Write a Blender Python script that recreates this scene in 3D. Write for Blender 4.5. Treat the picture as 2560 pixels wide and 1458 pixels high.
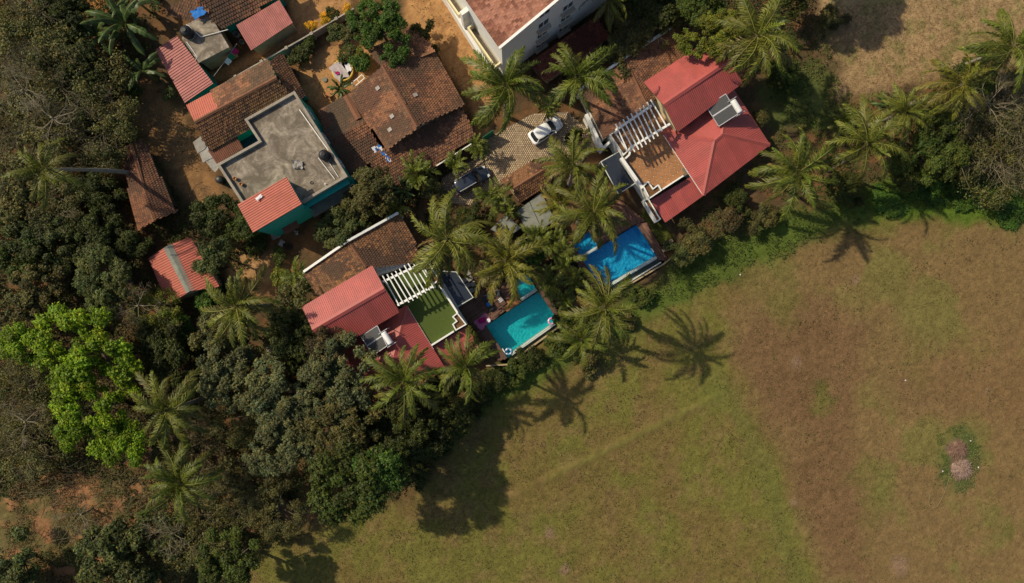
import bpy, bmesh, math, random
import numpy as np
from mathutils import Vector, Matrix

scene = bpy.context.scene
for o in list(bpy.data.objects):
    bpy.data.objects.remove(o)
R = math.radians
random.seed(7)
rng = np.random.default_rng(11)

# ------------------------------------------------------------------ camera, sky, sun, exposure
CAM_H = 81.0            # drone height above the ground, metres
FOC = 24.0 / 36.0 * 2560.0
cam_d = bpy.data.cameras.new('camera')
cam_d.lens = 24.0
cam_d.sensor_width = 36.0
cam_d.clip_start = 0.5
cam_d.clip_end = 4000.0
cam = bpy.data.objects.new('camera', cam_d)
cam.location = (0, 0, CAM_H)
cam.rotation_euler = (0, 0, 0)
scene.collection.objects.link(cam)
scene.camera = cam
scene.render.resolution_x = 1024
scene.render.resolution_y = 583

SUN_EL = R(42.0)
SUN_DIR = Vector((0.908 * math.cos(SUN_EL), -0.419 * math.cos(SUN_EL), -math.sin(SUN_EL))).normalized()
world = bpy.data.worlds.new('World')
scene.world = world
world.use_nodes = True
wn = world.node_tree.nodes
wl = world.node_tree.links
wn.clear()
w_out = wn.new('ShaderNodeOutputWorld')
w_bg = wn.new('ShaderNodeBackground')
w_sky = wn.new('ShaderNodeTexSky')
w_sky.sky_type = 'NISHITA'
w_sky.sun_disc = False
w_sky.sun_elevation = SUN_EL
w_sky.sun_rotation = math.atan2(-SUN_DIR.x, -SUN_DIR.y)
w_sky.air_density = 1.2
w_sky.dust_density = 2.0
w_bg.inputs['Strength'].default_value = 0.085
wl.new(w_sky.outputs[0], w_bg.inputs[0])
wl.new(w_bg.outputs[0], w_out.inputs[0])

sun_d = bpy.data.lights.new('sun', 'SUN')
sun_d.energy = 4.0
sun_d.angle = R(0.9)
sun_d.color = (1.0, 0.88, 0.65)
sun = bpy.data.objects.new('sun', sun_d)
sun.rotation_euler = SUN_DIR.to_track_quat('-Z', 'Y').to_euler()
sun.location = (-60, 30, 70)
scene.collection.objects.link(sun)

scene.view_settings.view_transform = 'Standard'
scene.view_settings.look = 'None'
scene.view_settings.exposure = 0.15
scene.view_settings.gamma = 1.0
scene.view_settings.use_curve_mapping = False
scene.render.engine = 'CYCLES'
scene.cycles.max_bounces = 6
scene.cycles.transparent_max_bounces = 12
scene.cycles.use_denoising = True

# ------------------------------------------------------------------ helpers
COL = scene.collection


def P(px, py, z=0.0):
    """World point at height z seen at photo pixel (px, py) from the nadir camera."""
    s = (CAM_H - z) / FOC
    return Vector(((px - 1280.0) * s, (729.0 - py) * s, z))


def link(name, data, parent=None):
    o = bpy.data.objects.new(name, data)
    COL.objects.link(o)
    if parent is not None:
        o.parent = parent
    return o


def thing(name, label, cat, loc=(0, 0, 0), rz=0.0, group=None):
    o = link(name, None)
    o.empty_display_size = 0.3
    o.location = loc
    o.rotation_euler = (0, 0, rz)
    o['label'] = label
    o['category'] = cat
    if group:
        o['group'] = group
    return o


def tag(o, label, cat, group=None):
    o['label'] = label
    o['category'] = cat
    if group:
        o['group'] = group
    return o


def mesh_np(name, verts, faces, cols=None, smooth=False, matidx=None):
    """verts (N,3); faces (M,k) int array of constant k; cols (M,3) one colour per face."""
    verts = np.asarray(verts, dtype=np.float32)
    faces = np.asarray(faces, dtype=np.int32)
    me = bpy.data.meshes.new(name)
    m, k = faces.shape
    me.vertices.add(len(verts))
    me.vertices.foreach_set('co', verts.ravel())
    me.loops.add(m * k)
    me.loops.foreach_set('vertex_index', faces.ravel())
    me.polygons.add(m)
    me.polygons.foreach_set('loop_start', np.arange(0, m * k, k, dtype=np.int32))
    me.polygons.foreach_set('loop_total', np.full(m, k, dtype=np.int32))
    if smooth:
        me.polygons.foreach_set('use_smooth', np.ones(m, dtype=bool))
    if matidx is not None:
        me.polygons.foreach_set('material_index', np.asarray(matidx, dtype=np.int32))
    if cols is not None:
        a = me.color_attributes.new('Col', 'FLOAT_COLOR', 'CORNER')
        c = np.ones((m, k, 4), dtype=np.float32)
        c[:, :, :3] = np.asarray(cols, dtype=np.float32)[:, None, :]
        a.data.foreach_set('color', c.ravel())
    me.update(calc_edges=True)
    return me


class MB:
    """Collects simple shapes into ONE mesh."""

    def __init__(self):
        self.v = []
        self.f = []
        self.c = []
        self.mi = []

    def add(self, verts, faces, mi=0):
        n = len(self.v)
        self.v.extend([tuple(p) for p in verts])
        for f in faces:
            self.f.append(tuple(i + n for i in f))
            self.mi.append(mi)

    def box(self, c, s, rz=0.0, mi=0, rot=None):
        hx, hy, hz = s[0] / 2, s[1] / 2, s[2] / 2
        m = rot if rot is not None else Matrix.Rotation(rz, 3, 'Z')
        c = Vector(c)
        pts = [c + m @ Vector((x, y, z)) for x, y, z in
               [(-hx, -hy, -hz), (hx, -hy, -hz), (hx, hy, -hz), (-hx, hy, -hz),
                (-hx, -hy, hz), (hx, -hy, hz), (hx, hy, hz), (-hx, hy, hz)]]
        self.add(pts, [(3, 2, 1, 0), (4, 5, 6, 7), (0, 1, 5, 4), (1, 2, 6, 5), (2, 3, 7, 6), (3, 0, 4, 7)], mi)
        return self

    def bar(self, a, b, w, h, mi=0):
        """A rectangular bar between two points: width w (horizontal), height h."""
        a = Vector(a)
        b = Vector(b)
        d = b - a
        L = d.length
        x = d.normalized()
        up = Vector((0, 0, 1)) if abs(x.z) < 0.98 else Vector((0, 1, 0))
        y = up.cross(x).normalized()
        z = x.cross(y)
        m = Matrix((x, y, z)).transposed()
        return self.box((a + b) / 2, (L, w, h), mi=mi, rot=m)

    def tube(self, pts, radii, n=6, mi=0, cap=True):
        pts = [Vector(p) for p in pts]
        rings = []
        base = len(self.v)
        for i, p in enumerate(pts):
            t = (pts[min(i + 1, len(pts) - 1)] - pts[max(i - 1, 0)]).normalized()
            up = Vector((0, 0, 1)) if abs(t.z) < 0.95 else Vector((1, 0, 0))
            x = t.cross(up).normalized()
            y = t.cross(x)
            for k in range(n):
                a = 2 * math.pi * k / n
                self.v.append(tuple(p + (x * math.cos(a) + y * math.sin(a)) * radii[i]))
        for i in range(len(pts) - 1):
            for k in range(n):
                a = base + i * n + k
                b = base + i * n + (k + 1) % n
                self.f.append((a, b, b + n, a + n))
                self.mi.append(mi)
        if cap:
            self.f.append(tuple(base + k for k in reversed(range(n))))
            self.mi.append(mi)
            e = base + (len(pts) - 1) * n
            self.f.append(tuple(e + k for k in range(n)))
            self.mi.append(mi)
        return self

    def prism(self, poly, z0, z1, mi=0):
        """Vertical prism; z0 and z1 may be numbers or one per corner."""
        n = len(poly)
        a0 = [z0] * n if not hasattr(z0, '__len__') else z0
        a1 = [z1] * n if not hasattr(z1, '__len__') else z1
        area = sum(poly[i][0] * poly[(i + 1) % n][1] - poly[(i + 1) % n][0] * poly[i][1] for i in range(n))
        idx = range(n) if area > 0 else range(n - 1, -1, -1)
        lo = [(poly[i][0], poly[i][1], a0[i]) for i in idx]
        hi = [(poly[i][0], poly[i][1], a1[i]) for i in idx]
        fs = [tuple(range(n - 1, -1, -1)), tuple(range(n, 2 * n))]
        for i in range(n):
            j = (i + 1) % n
            fs.append((i, j, j + n, i + n))
        self.add(lo + hi, fs, mi)
        return self

    def lathe(self, prof, c=(0, 0, 0), n=20, mi=0, axis=None):
        """prof: list of (r, h) from bottom to top."""
        base = len(self.v)
        m = Vector((0, 0, 1)).rotation_difference(Vector(axis)).to_matrix() if axis is not None else Matrix.Identity(3)
        for r, h in prof:
            for k in range(n):
                a = 2 * math.pi * k / n
                self.v.append(tuple(Vector(c) + m @ Vector((r * math.cos(a), r * math.sin(a), h))))
        for i in range(len(prof) - 1):
            for k in range(n):
                a = base + i * n + k
                b = base + i * n + (k + 1) % n
                self.f.append((a, b, b + n, a + n))
                self.mi.append(mi)
        self.f.append(tuple(base + k for k in reversed(range(n))))
        self.mi.append(mi)
        e = base + (len(prof) - 1) * n
        self.f.append(tuple(e + k for k in range(n)))
        self.mi.append(mi)
        return self

    def path(self, pts, t, z0, z1, closed=False, mi=0):
        """A wall of thickness t along a 2-D path with mitred corners; z1 may be one height per point."""
        n = len(pts)
        zz = [z1] * n if not hasattr(z1, '__len__') else z1
        z00 = [z0] * n if not hasattr(z0, '__len__') else z0
        L, Rr = [], []
        for i in range(n):
            p = Vector(pts[i][:2])
            a = Vector(pts[i - 1][:2]) if (i > 0 or closed) else None
            b = Vector(pts[(i + 1) % n][:2]) if (i < n - 1 or closed) else None
            d1 = (p - a).normalized() if a is not None else None
            d2 = (b - p).normalized() if b is not None else None
            if d1 is None:
                d1 = d2
            if d2 is None:
                d2 = d1
            n1 = Vector((-d1.y, d1.x))
            n2 = Vector((-d2.y, d2.x))
            mm = (n1 + n2)
            if mm.length < 1e-3:
                mm = n1.copy()
            mm.normalize()
            k = t / 2 / max(0.35, mm.dot(n1))
            L.append(p + mm * k)
            Rr.append(p - mm * k)
        base = len(self.v)
        for i in range(n):
            self.v += [(L[i].x, L[i].y, z00[i]), (Rr[i].x, Rr[i].y, z00[i]), (Rr[i].x, Rr[i].y, zz[i]), (L[i].x, L[i].y, zz[i])]
        for i in range(n if closed else n - 1):
            a = base + i * 4
            b = base + ((i + 1) % n) * 4
            for q in [(a + 3, a + 2, b + 2, b + 3), (a, b, b + 1, a + 1), (a + 1, b + 1, b + 2, a + 2), (a, a + 3, b + 3, b)]:
                self.f.append(q)
                self.mi.append(mi)
        if not closed:
            e = base + (n - 1) * 4
            self.f += [(base, base + 1, base + 2, base + 3), (e + 3, e + 2, e + 1, e)]
            self.mi += [mi, mi]
        return self

    def build(self, name, mats, parent=None, smooth=False, bevel=0.0):
        me = bpy.data.meshes.new(name)
        me.from_pydata(self.v, [], self.f)
        me.polygons.foreach_set('material_index', np.asarray(self.mi, dtype=np.int32))
        if smooth:
            me.polygons.foreach_set('use_smooth', np.ones(len(self.f), dtype=bool))
        me.update()
        for m in (mats if isinstance(mats, (list, tuple)) else [mats]):
            me.materials.append(m)
        o = link(name, me, parent)
        if bevel > 0:
            b = o.modifiers.new('bevel', 'BEVEL')
            b.width = bevel
            b.segments = 2
            b.limit_method = 'ANGLE'
            b.angle_limit = R(35)
        return o


def structure(o):
    o['kind'] = 'structure'
    return o


def stuff(o):
    o['kind'] = 'stuff'
    return o


# ---- numpy value noise
def _hash(ix, iy, seed):
    h = (ix.astype(np.int64) * 374761393 + iy.astype(np.int64) * 668265263 + seed * 1442695041) & 0xffffffff
    h = ((h ^ (h >> 13)) * 1274126177) & 0xffffffff
    h = h ^ (h >> 16)
    return (h & 0xffff) / 65535.0


def vnoise(x, y, seed=0):
    x = np.asarray(x, dtype=np.float64)
    y = np.asarray(y, dtype=np.float64)
    ix = np.floor(x)
    iy = np.floor(y)
    fx = x - ix
    fy = y - iy
    fx = fx * fx * (3 - 2 * fx)
    fy = fy * fy * (3 - 2 * fy)
    a = _hash(ix, iy, seed)
    b = _hash(ix + 1, iy, seed)
    c = _hash(ix, iy + 1, seed)
    d = _hash(ix + 1, iy + 1, seed)
    return (a * (1 - fx) + b * fx) * (1 - fy) + (c * (1 - fx) + d * fx) * fy


def fbm(x, y, seed=0, octv=4):
    s = 0.0
    a = 0.5
    t = 0.0
    x = np.asarray(x, dtype=np.float64)
    y = np.asarray(y, dtype=np.float64)
    for i in range(octv):
        s = s + a * vnoise(x, y, seed + i * 17)
        t += a
        a *= 0.5
        x = x * 2.03 + 5.1
        y = y * 2.03 + 1.7
    return s / t


def poly_sd(px, py, poly):
    """signed distance to polygon (positive inside), arrays."""
    px = np.asarray(px, dtype=np.float64)
    py = np.asarray(py, dtype=np.float64)
    inside = np.zeros(px.shape, dtype=bool)
    dist = np.full(px.shape, 1e9)
    n = len(poly)
    for i in range(n):
        x0, y0 = poly[i]
        x1, y1 = poly[(i + 1) % n]
        c = ((y0 > py) != (y1 > py)) & (px < (x1 - x0) * (py - y0) / ((y1 - y0) if y1 != y0 else 1e-9) + x0)
        inside ^= c
        dx, dy = x1 - x0, y1 - y0
        t = np.clip(((px - x0) * dx + (py - y0) * dy) / (dx * dx + dy * dy + 1e-9), 0, 1)
        dist = np.minimum(dist, np.hypot(px - x0 - t * dx, py - y0 - t * dy))
    return np.where(inside, dist, -dist)


def sstep(x, a, b):
    t = np.clip((x - a) / (b - a), 0, 1)
    return t * t * (3 - 2 * t)


# ------------------------------------------------------------------ materials
MATS = {}


def new_mat(name):
    m = bpy.data.materials.new(name)
    m.use_nodes = True
    nt = m.node_tree
    bs = nt.nodes['Principled BSDF']
    return m, nt, bs


def mat(name, col, rough=0.7, var=0.25, scale=3.0, bump=0.15, bscale=None, metal=0.0, spec=0.3, attr=False, dark=None,
        stain=0.0, sscale=0.6, rnd=0.06, dist=0.6, coat=0.0, lo=0.45, hi=0.68):
    """Procedural surface: noise-varied colour, optional stains, per-object variation, fine bump."""
    m, nt, bs = new_mat(name)
    N = nt.nodes
    L = nt.links
    tc = N.new('ShaderNodeTexCoord')
    geo = N.new('ShaderNodeNewGeometry')
    src = geo.outputs['Position']
    n1 = N.new('ShaderNodeTexNoise')
    n1.inputs['Scale'].default_value = scale
    n1.inputs['Detail'].default_value = 6
    n1.inputs['Roughness'].default_value = 0.65
    L.new(src, n1.inputs['Vector'])
    if attr:
        at = N.new('ShaderNodeVertexColor')
        at.layer_name = 'Col'
        base = at.outputs['Color']
    else:
        rgb = N.new('ShaderNodeRGB')
        rgb.outputs[0].default_value = (*col, 1)
        base = rgb.outputs[0]
    # brightness variation = 1 +- var, plus per-object
    mr = N.new('ShaderNodeMapRange')
    mr.inputs['From Min'].default_value = 0.25
    mr.inputs['From Max'].default_value = 0.75
    mr.inputs['To Min'].default_value = 1 - var
    mr.inputs['To Max'].default_value = 1 + var
    L.new(n1.outputs['Fac'], mr.inputs['Value'])
    oi = N.new('ShaderNodeObjectInfo')
    mr2 = N.new('ShaderNodeMapRange')
    mr2.inputs['To Min'].default_value = 1 - rnd
    mr2.inputs['To Max'].default_value = 1 + rnd
    L.new(oi.outputs['Random'], mr2.inputs['Value'])
    mul = N.new('ShaderNodeMath')
    mul.operation = 'MULTIPLY'
    L.new(mr.outputs[0], mul.inputs[0])
    L.new(mr2.outputs[0], mul.inputs[1])
    vm = N.new('ShaderNodeVectorMath')
    vm.operation = 'SCALE'
    L.new(base, vm.inputs[0])
    L.new(mul.outputs[0], vm.inputs['Scale'])
    out = vm.outputs[0]
    if stain > 0:
        n2 = N.new('ShaderNodeTexNoise')
        n2.inputs['Scale'].default_value = sscale
        n2.inputs['Detail'].default_value = 8
        n2.inputs['Roughness'].default_value = 0.7
        n2.inputs['Distortion'].default_value = dist
        L.new(src, n2.inputs['Vector'])
        r2 = N.new('ShaderNodeMapRange')
        r2.inputs['From Min'].default_value = lo
        r2.inputs['From Max'].default_value = hi
        r2.inputs['To Max'].default_value = stain
        L.new(n2.outputs['Fac'], r2.inputs['Value'])
        mx = N.new('ShaderNodeMix')
        mx.data_type = 'RGBA'
        L.new(r2.outputs[0], mx.inputs['Factor'])
        L.new(out, mx.inputs['A'])
        mx.inputs['B'].default_value = (*(dark or (0.05, 0.045, 0.04)), 1)
        out = mx.outputs['Result']
    L.new(out, bs.inputs['Base Color'])
    bs.inputs['Roughness'].default_value = rough
    bs.inputs['Metallic'].default_value = metal
    bs.inputs['Specular IOR Level'].default_value = spec
    if coat > 0:
        bs.inputs['Coat Weight'].default_value = coat
        bs.inputs['Coat Roughness'].default_value = 0.08
    if bump > 0:
        n3 = N.new('ShaderNodeTexNoise')
        n3.inputs['Scale'].default_value = bscale or scale * 4
        n3.inputs['Detail'].default_value = 5
        L.new(src, n3.inputs['Vector'])
        bp = N.new('ShaderNodeBump')
        bp.inputs['Strength'].default_value = bump
        bp.inputs['Distance'].default_value = 0.05
        L.new(n3.outputs['Fac'], bp.inputs['Height'])
        L.new(bp.outputs[0], bs.inputs['Normal'])
    MATS[name] = m
    return m


def leaf_mat(name, tint=(1, 1, 1), rnd=0.12, trans=0.32, rough=0.55, spec=0.25):
    """Foliage: per-face colour attribute times a tint, with light passing through."""
    m, nt, bs = new_mat(name)
    N = nt.nodes
    L = nt.links
    at = N.new('ShaderNodeVertexColor')
    at.layer_name = 'Col'
    oi = N.new('ShaderNodeObjectInfo')
    mr = N.new('ShaderNodeMapRange')
    mr.inputs['To Min'].default_value = 1 - rnd
    mr.inputs['To Max'].default_value = 1 + rnd
    L.new(oi.outputs['Random'], mr.inputs['Value'])
    vm = N.new('ShaderNodeVectorMath')
    vm.operation = 'MULTIPLY'
    vm.inputs[1].default_value = tint
    L.new(at.outputs['Color'], vm.inputs[0])
    vs = N.new('ShaderNodeVectorMath')
    vs.operation = 'SCALE'
    L.new(vm.outputs[0], vs.inputs[0])
    L.new(mr.outputs[0], vs.inputs['Scale'])
    L.new(vs.outputs[0], bs.inputs['Base Color'])
    bs.inputs['Roughness'].default_value = rough
    bs.inputs['Specular IOR Level'].default_value = spec
    tr = N.new('ShaderNodeBsdfTranslucent')
    L.new(vs.outputs[0], tr.inputs['Color'])
    mx = N.new('ShaderNodeMixShader')
    mx.inputs[0].default_value = trans
    L.new(bs.outputs[0], mx.inputs[1])
    L.new(tr.outputs[0], mx.inputs[2])
    L.new(mx.outputs[0], nt.nodes['Material Output'].inputs['Surface'])
    MATS[name] = m
    return m


def clear_mat(name, tint, ior=1.33, rough=0.03, wave=0.0, body=None, bodyw=0.0):
    """Water or thin glass: tinted transparent with Fresnel gloss."""
    m, nt, bs = new_mat(name)
    N = nt.nodes
    L = nt.links
    N.remove(bs)
    tr = N.new('ShaderNodeBsdfTransparent')
    tr.inputs['Color'].default_value = (*tint, 1)
    gl = N.new('ShaderNodeBsdfGlossy')
    gl.inputs['Roughness'].default_value = rough
    fr = N.new('ShaderNodeFresnel')
    fr.inputs['IOR'].default_value = ior
    mx = N.new('ShaderNodeMixShader')
    L.new(fr.outputs[0], mx.inputs[0])
    if body:
        df = N.new('ShaderNodeBsdfDiffuse')
        df.inputs['Color'].default_value = (*body, 1)
        m2 = N.new('ShaderNodeMixShader')
        m2.inputs[0].default_value = bodyw
        L.new(tr.outputs[0], m2.inputs[1])
        L.new(df.outputs[0], m2.inputs[2])
        L.new(m2.outputs[0], mx.inputs[1])
    else:
        L.new(tr.outputs[0], mx.inputs[1])
    L.new(gl.outputs[0], mx.inputs[2])
    if wave > 0:
        geo = N.new('ShaderNodeNewGeometry')
        nz = N.new('ShaderNodeTexNoise')
        nz.inputs['Scale'].default_value = 3.5
        nz.inputs['Detail'].default_value = 4
        L.new(geo.outputs['Position'], nz.inputs['Vector'])
        bp = N.new('ShaderNodeBump')
        bp.inputs['Strength'].default_value = wave
        bp.inputs['Distance'].default_value = 0.08
        L.new(nz.outputs['Fac'], bp.inputs['Height'])
        L.new(bp.outputs[0], gl.inputs['Normal'])
        L.new(bp.outputs[0], fr.inputs['Normal'])
    L.new(mx.outputs[0], N['Material Output'].inputs['Surface'])
    MATS[name] = m
    return m


def mosaic_mat(name, c1, c2, c3):
    """Small pool mosaic in three tones."""
    m, nt, bs = new_mat(name)
    N = nt.nodes
    L = nt.links
    geo = N.new('ShaderNodeNewGeometry')
    vo = N.new('ShaderNodeTexVoronoi')
    vo.inputs['Scale'].default_value = 7.0
    vo.inputs['Randomness'].default_value = 0.6
    L.new(geo.outputs['Position'], vo.inputs['Vector'])
    cr = N.new('ShaderNodeValToRGB')
    cr.color_ramp.elements[0].color = (*c1, 1)
    cr.color_ramp.elements[1].color = (*c2, 1)
    e = cr.color_ramp.elements.new(0.85)
    e.color = (*c3, 1)
    cr.color_ramp.elements[1].position = 0.55
    sx = N.new('ShaderNodeSeparateXYZ')
    L.new(vo.outputs['Color'], sx.inputs[0])
    L.new(sx.outputs[0], cr.inputs[0])
    L.new(cr.outputs[0], bs.inputs['Base Color'])
    bs.inputs['Roughness'].default_value = 0.3
    MATS[name] = m
    return m


M_white = mat('white_paint', (0.78, 0.77, 0.74), 0.6, 0.05, 1.5, 0.06, stain=0.12, sscale=0.9, dark=(0.42, 0.40, 0.36))
M_cream = mat('cream_paint', (0.76, 0.66, 0.40), 0.65, 0.06, 1.5, 0.06, stain=0.15, dark=(0.40, 0.33, 0.2))
M_tanwall = mat('tan_plaster', (0.40, 0.31, 0.18), 0.85, 0.15, 2, 0.2, stain=0.45, dark=(0.14, 0.11, 0.07))
M_teal = mat('teal_paint', (0.012, 0.30, 0.25), 0.7, 0.1, 1.5, 0.08, stain=0.2, dark=(0.02, 0.12, 0.1))
M_conc = mat('weathered_concrete', (0.34, 0.285, 0.225), 0.9, 0.42, 2.6, 0.25, stain=0.92, sscale=0.55, dark=(0.115, 0.092, 0.066), dist=0.9, lo=0.36, hi=0.57)
M_concl = mat('pale_concrete', (0.33, 0.285, 0.23), 0.9, 0.2, 2.5, 0.2, stain=0.6, sscale=0.8, dark=(0.13, 0.11, 0.085))
M_red = mat('red_metal_sheet', (0.385, 0.083, 0.072), 0.45, 0.12, 0.9, 0.02, stain=0.42, sscale=0.5, dark=(0.25, 0.075, 0.062), rnd=0.10, spec=0.45)
M_pink = mat('faded_pink_sheet', (0.40, 0.140, 0.120), 0.6, 0.16, 1.4, 0.05, stain=0.35, sscale=0.8, dark=(0.23, 0.075, 0.06), rnd=0.08)
M_orange = mat('orange_red_sheet', (0.44, 0.125, 0.085), 0.55, 0.12, 1.6, 0.05, stain=0.25, sscale=0.9, dark=(0.30, 0.06, 0.04), rnd=0.07)
M_rust = mat('rusty_sheet', (0.20, 0.075, 0.045), 0.75, 0.25, 2.0, 0.1, stain=0.4, dark=(0.07, 0.03, 0.02), rnd=0.1)
M_tin = mat('grey_tin', (0.24, 0.225, 0.21), 0.6, 0.35, 2.0, 0.3, stain=0.7, dark=(0.17, 0.14, 0.11), rnd=0.12, metal=0.2)
M_tile = mat('clay_tile', (1, 1, 1), 0.85, 0.2, 6, 0.15, attr=True)
M_under = mat('roof_timber', (0.07, 0.045, 0.03), 0.9, 0.2, 4, 0.1)
M_ridge = mat('clay_ridge', (0.185, 0.082, 0.045), 0.85, 0.25, 4, 0.2, stain=0.4, dark=(0.09, 0.045, 0.03))
M_black = mat('black_plastic', (0.018, 0.018, 0.02), 0.45, 0.2, 4, 0.05)
M_pipe = mat('white_pipe', (0.72, 0.70, 0.66), 0.5, 0.08, 5, 0.0)
M_wood = mat('deck_plank', (1, 1, 1), 0.7, 0.2, 5, 0.15, attr=True)
M_paver = mat('paver', (1, 1, 1), 0.85, 0.15, 6, 0.15, attr=True)
M_grout = mat('grout', (0.16, 0.125, 0.09), 0.95, 0.2, 4, 0.2)
M_soil = mat('planter_soil', (0.14, 0.07, 0.03), 0.95, 0.45, 6, 0.5)
M_turf = mat('green_turf', (0.062, 0.090, 0.018), 0.95, 0.22, 9, 0.4, bscale=60)
M_terra = mat('terracotta_tile', (0.35, 0.165, 0.07), 0.6, 0.18, 3, 0.06, stain=0.35, dark=(0.2, 0.085, 0.04), rnd=0.12)
M_inset = mat('white_inset', (0.50, 0.40, 0.28), 0.5, 0.1, 4, 0.0)
M_slate = mat('grey_slab', (0.20, 0.205, 0.175), 0.85, 0.2, 2, 0.2, stain=0.55, dark=(0.09, 0.10, 0.085))
M_step = mat('step_stone', (0.23, 0.215, 0.185), 0.85, 0.2, 3, 0.2)
M_bark = mat('bark', (0.105, 0.08, 0.058), 0.95, 0.35, 3, 0.5)
M_palmbark = mat('palm_bark', (0.22, 0.19, 0.155), 0.95, 0.3, 4, 0.5)
M_twig = mat('dry_twig', (0.165, 0.135, 0.078), 0.95, 0.3, 3, 0.2)
M_panel = mat('solar_glass', (0.075, 0.075, 0.075), 0.28, 0.15, 5, 0.0, spec=0.5)
M_alu = mat('aluminium', (0.62, 0.62, 0.62), 0.4, 0.08, 5, 0.0, metal=0.5)
M_tankw = mat('white_tank', (0.72, 0.72, 0.72), 0.35, 0.08, 2, 0.0)
M_window = mat('dark_glass', (0.02, 0.025, 0.03), 0.12, 0.2, 2, 0.0, spec=0.5)
M_carw = mat('white_car_paint', (0.78, 0.78, 0.77), 0.28, 0.02, 1, 0.0, coat=0.8, spec=0.5)
M_carb = mat('dark_blue_car_paint', (0.018, 0.024, 0.038), 0.3, 0.05, 1, 0.0, coat=0.8, spec=0.5)
M_tyre = mat('tyre_rubber', (0.02, 0.02, 0.02), 0.85, 0.2, 8, 0.1)
M_lamp = mat('lamp_lens', (0.55, 0.55, 0.55), 0.15, 0.05, 3, 0.0)
M_lampr = mat('red_lens', (0.35, 0.02, 0.02), 0.2, 0.05, 3, 0.0)
M_blue = mat('blue_cloth', (0.02, 0.16, 0.50), 0.8, 0.2, 4, 0.3)
M_pinkc = mat('pink_cloth', (0.45, 0.14, 0.26), 0.85, 0.15, 5, 0.3)
M_magenta = mat('magenta_cloth', (0.42, 0.01, 0.13), 0.85, 0.1, 5, 0.3)
M_whitec = mat('white_cloth', (0.68, 0.66, 0.68), 0.85, 0.12, 5, 0.3)
M_lilac = mat('pale_cloth', (0.42, 0.36, 0.36), 0.9, 0.2, 5, 0.3, stain=0.3, dark=(0.25, 0.2, 0.19))
M_yellow = mat('yellow_plastic', (0.62, 0.42, 0.08), 0.6, 0.15, 5, 0.1)
M_green = mat('green_net', (0.012, 0.16, 0.085), 0.75, 0.2, 6, 0.2)
M_chair = mat('orange_wood', (0.36, 0.16, 0.06), 0.7, 0.2, 5, 0.1)
M_debris = mat('pale_debris', (0.42, 0.39, 0.36), 0.9, 0.5, 9, 0.3, rnd=0.4)
M_brush = mat('dead_brush', (0.24, 0.145, 0.105), 0.95, 0.35, 7, 0.4)
M_straw = mat('straw', (0.33, 0.26, 0.14), 0.95, 0.3, 6, 0.2)
M_weir = mat('pale_stone', (0.50, 0.52, 0.48), 0.7, 0.15, 5, 0.1)
M_poolt = mosaic_mat('turquoise_mosaic', (0.015, 0.50, 0.56), (0.022, 0.56, 0.62), (0.035, 0.64, 0.68))
M_poolb = mosaic_mat('blue_mosaic', (0.006, 0.33, 0.68), (0.012, 0.39, 0.75), (0.05, 0.54, 0.88))
M_water = clear_mat('water', (0.72, 0.95, 0.96), 1.33, 0.04, wave=0.10)
M_glassd = clear_mat('tinted_glass', (0.45, 0.50, 0.60), 1.5, 0.08, body=(0.05, 0.06, 0.085), bodyw=0.55)
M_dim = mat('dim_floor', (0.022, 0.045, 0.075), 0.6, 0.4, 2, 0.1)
M_channel = mat('channel_stone', (0.05, 0.085, 0.075), 0.6, 0.3, 4, 0.1)
M_frond = leaf_mat('palm_leaflets', (1, 1, 1), 0.18, 0.25, rough=0.42)
FROND_TINTS = [leaf_mat('palm_leaflets_green', (0.88, 0.97, 0.80), 0.22, 0.22, rough=0.48, spec=0.28), leaf_mat('palm_leaflets_olive', (1.0, 1.0, 0.9), 0.22, 0.22, rough=0.48, spec=0.28), leaf_mat('palm_leaflets_yellow', (1.22, 1.08, 0.9), 0.22, 0.22, rough=0.48, spec=0.28)]
M_leaf = leaf_mat('tree_leaves', (1, 1, 1), 0.05)
M_grass = leaf_mat('grass_blades', (1, 1, 1), 0.0, 0.2, rough=0.8)
M_ground = mat('ground_earth', (1, 1, 1), 0.97, 0.24, 5.0, 0.6, bscale=11, attr=True, rnd=0.0, spec=0.05)
# ------------------------------------------------------------------ the ground
FIELD = [(560, 1480), (640, 1380), (800, 1310), (960, 1275), (1060, 1190), (1160, 1060), (1290, 960), (1440, 900), (1640, 790),
         (1850, 690), (2000, 625), (2200, 545), (2400, 530), (2700, 510), (4200, 600), (4200, 2800), (300, 2800), (450, 1700)]
FADE = 30.0


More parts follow.
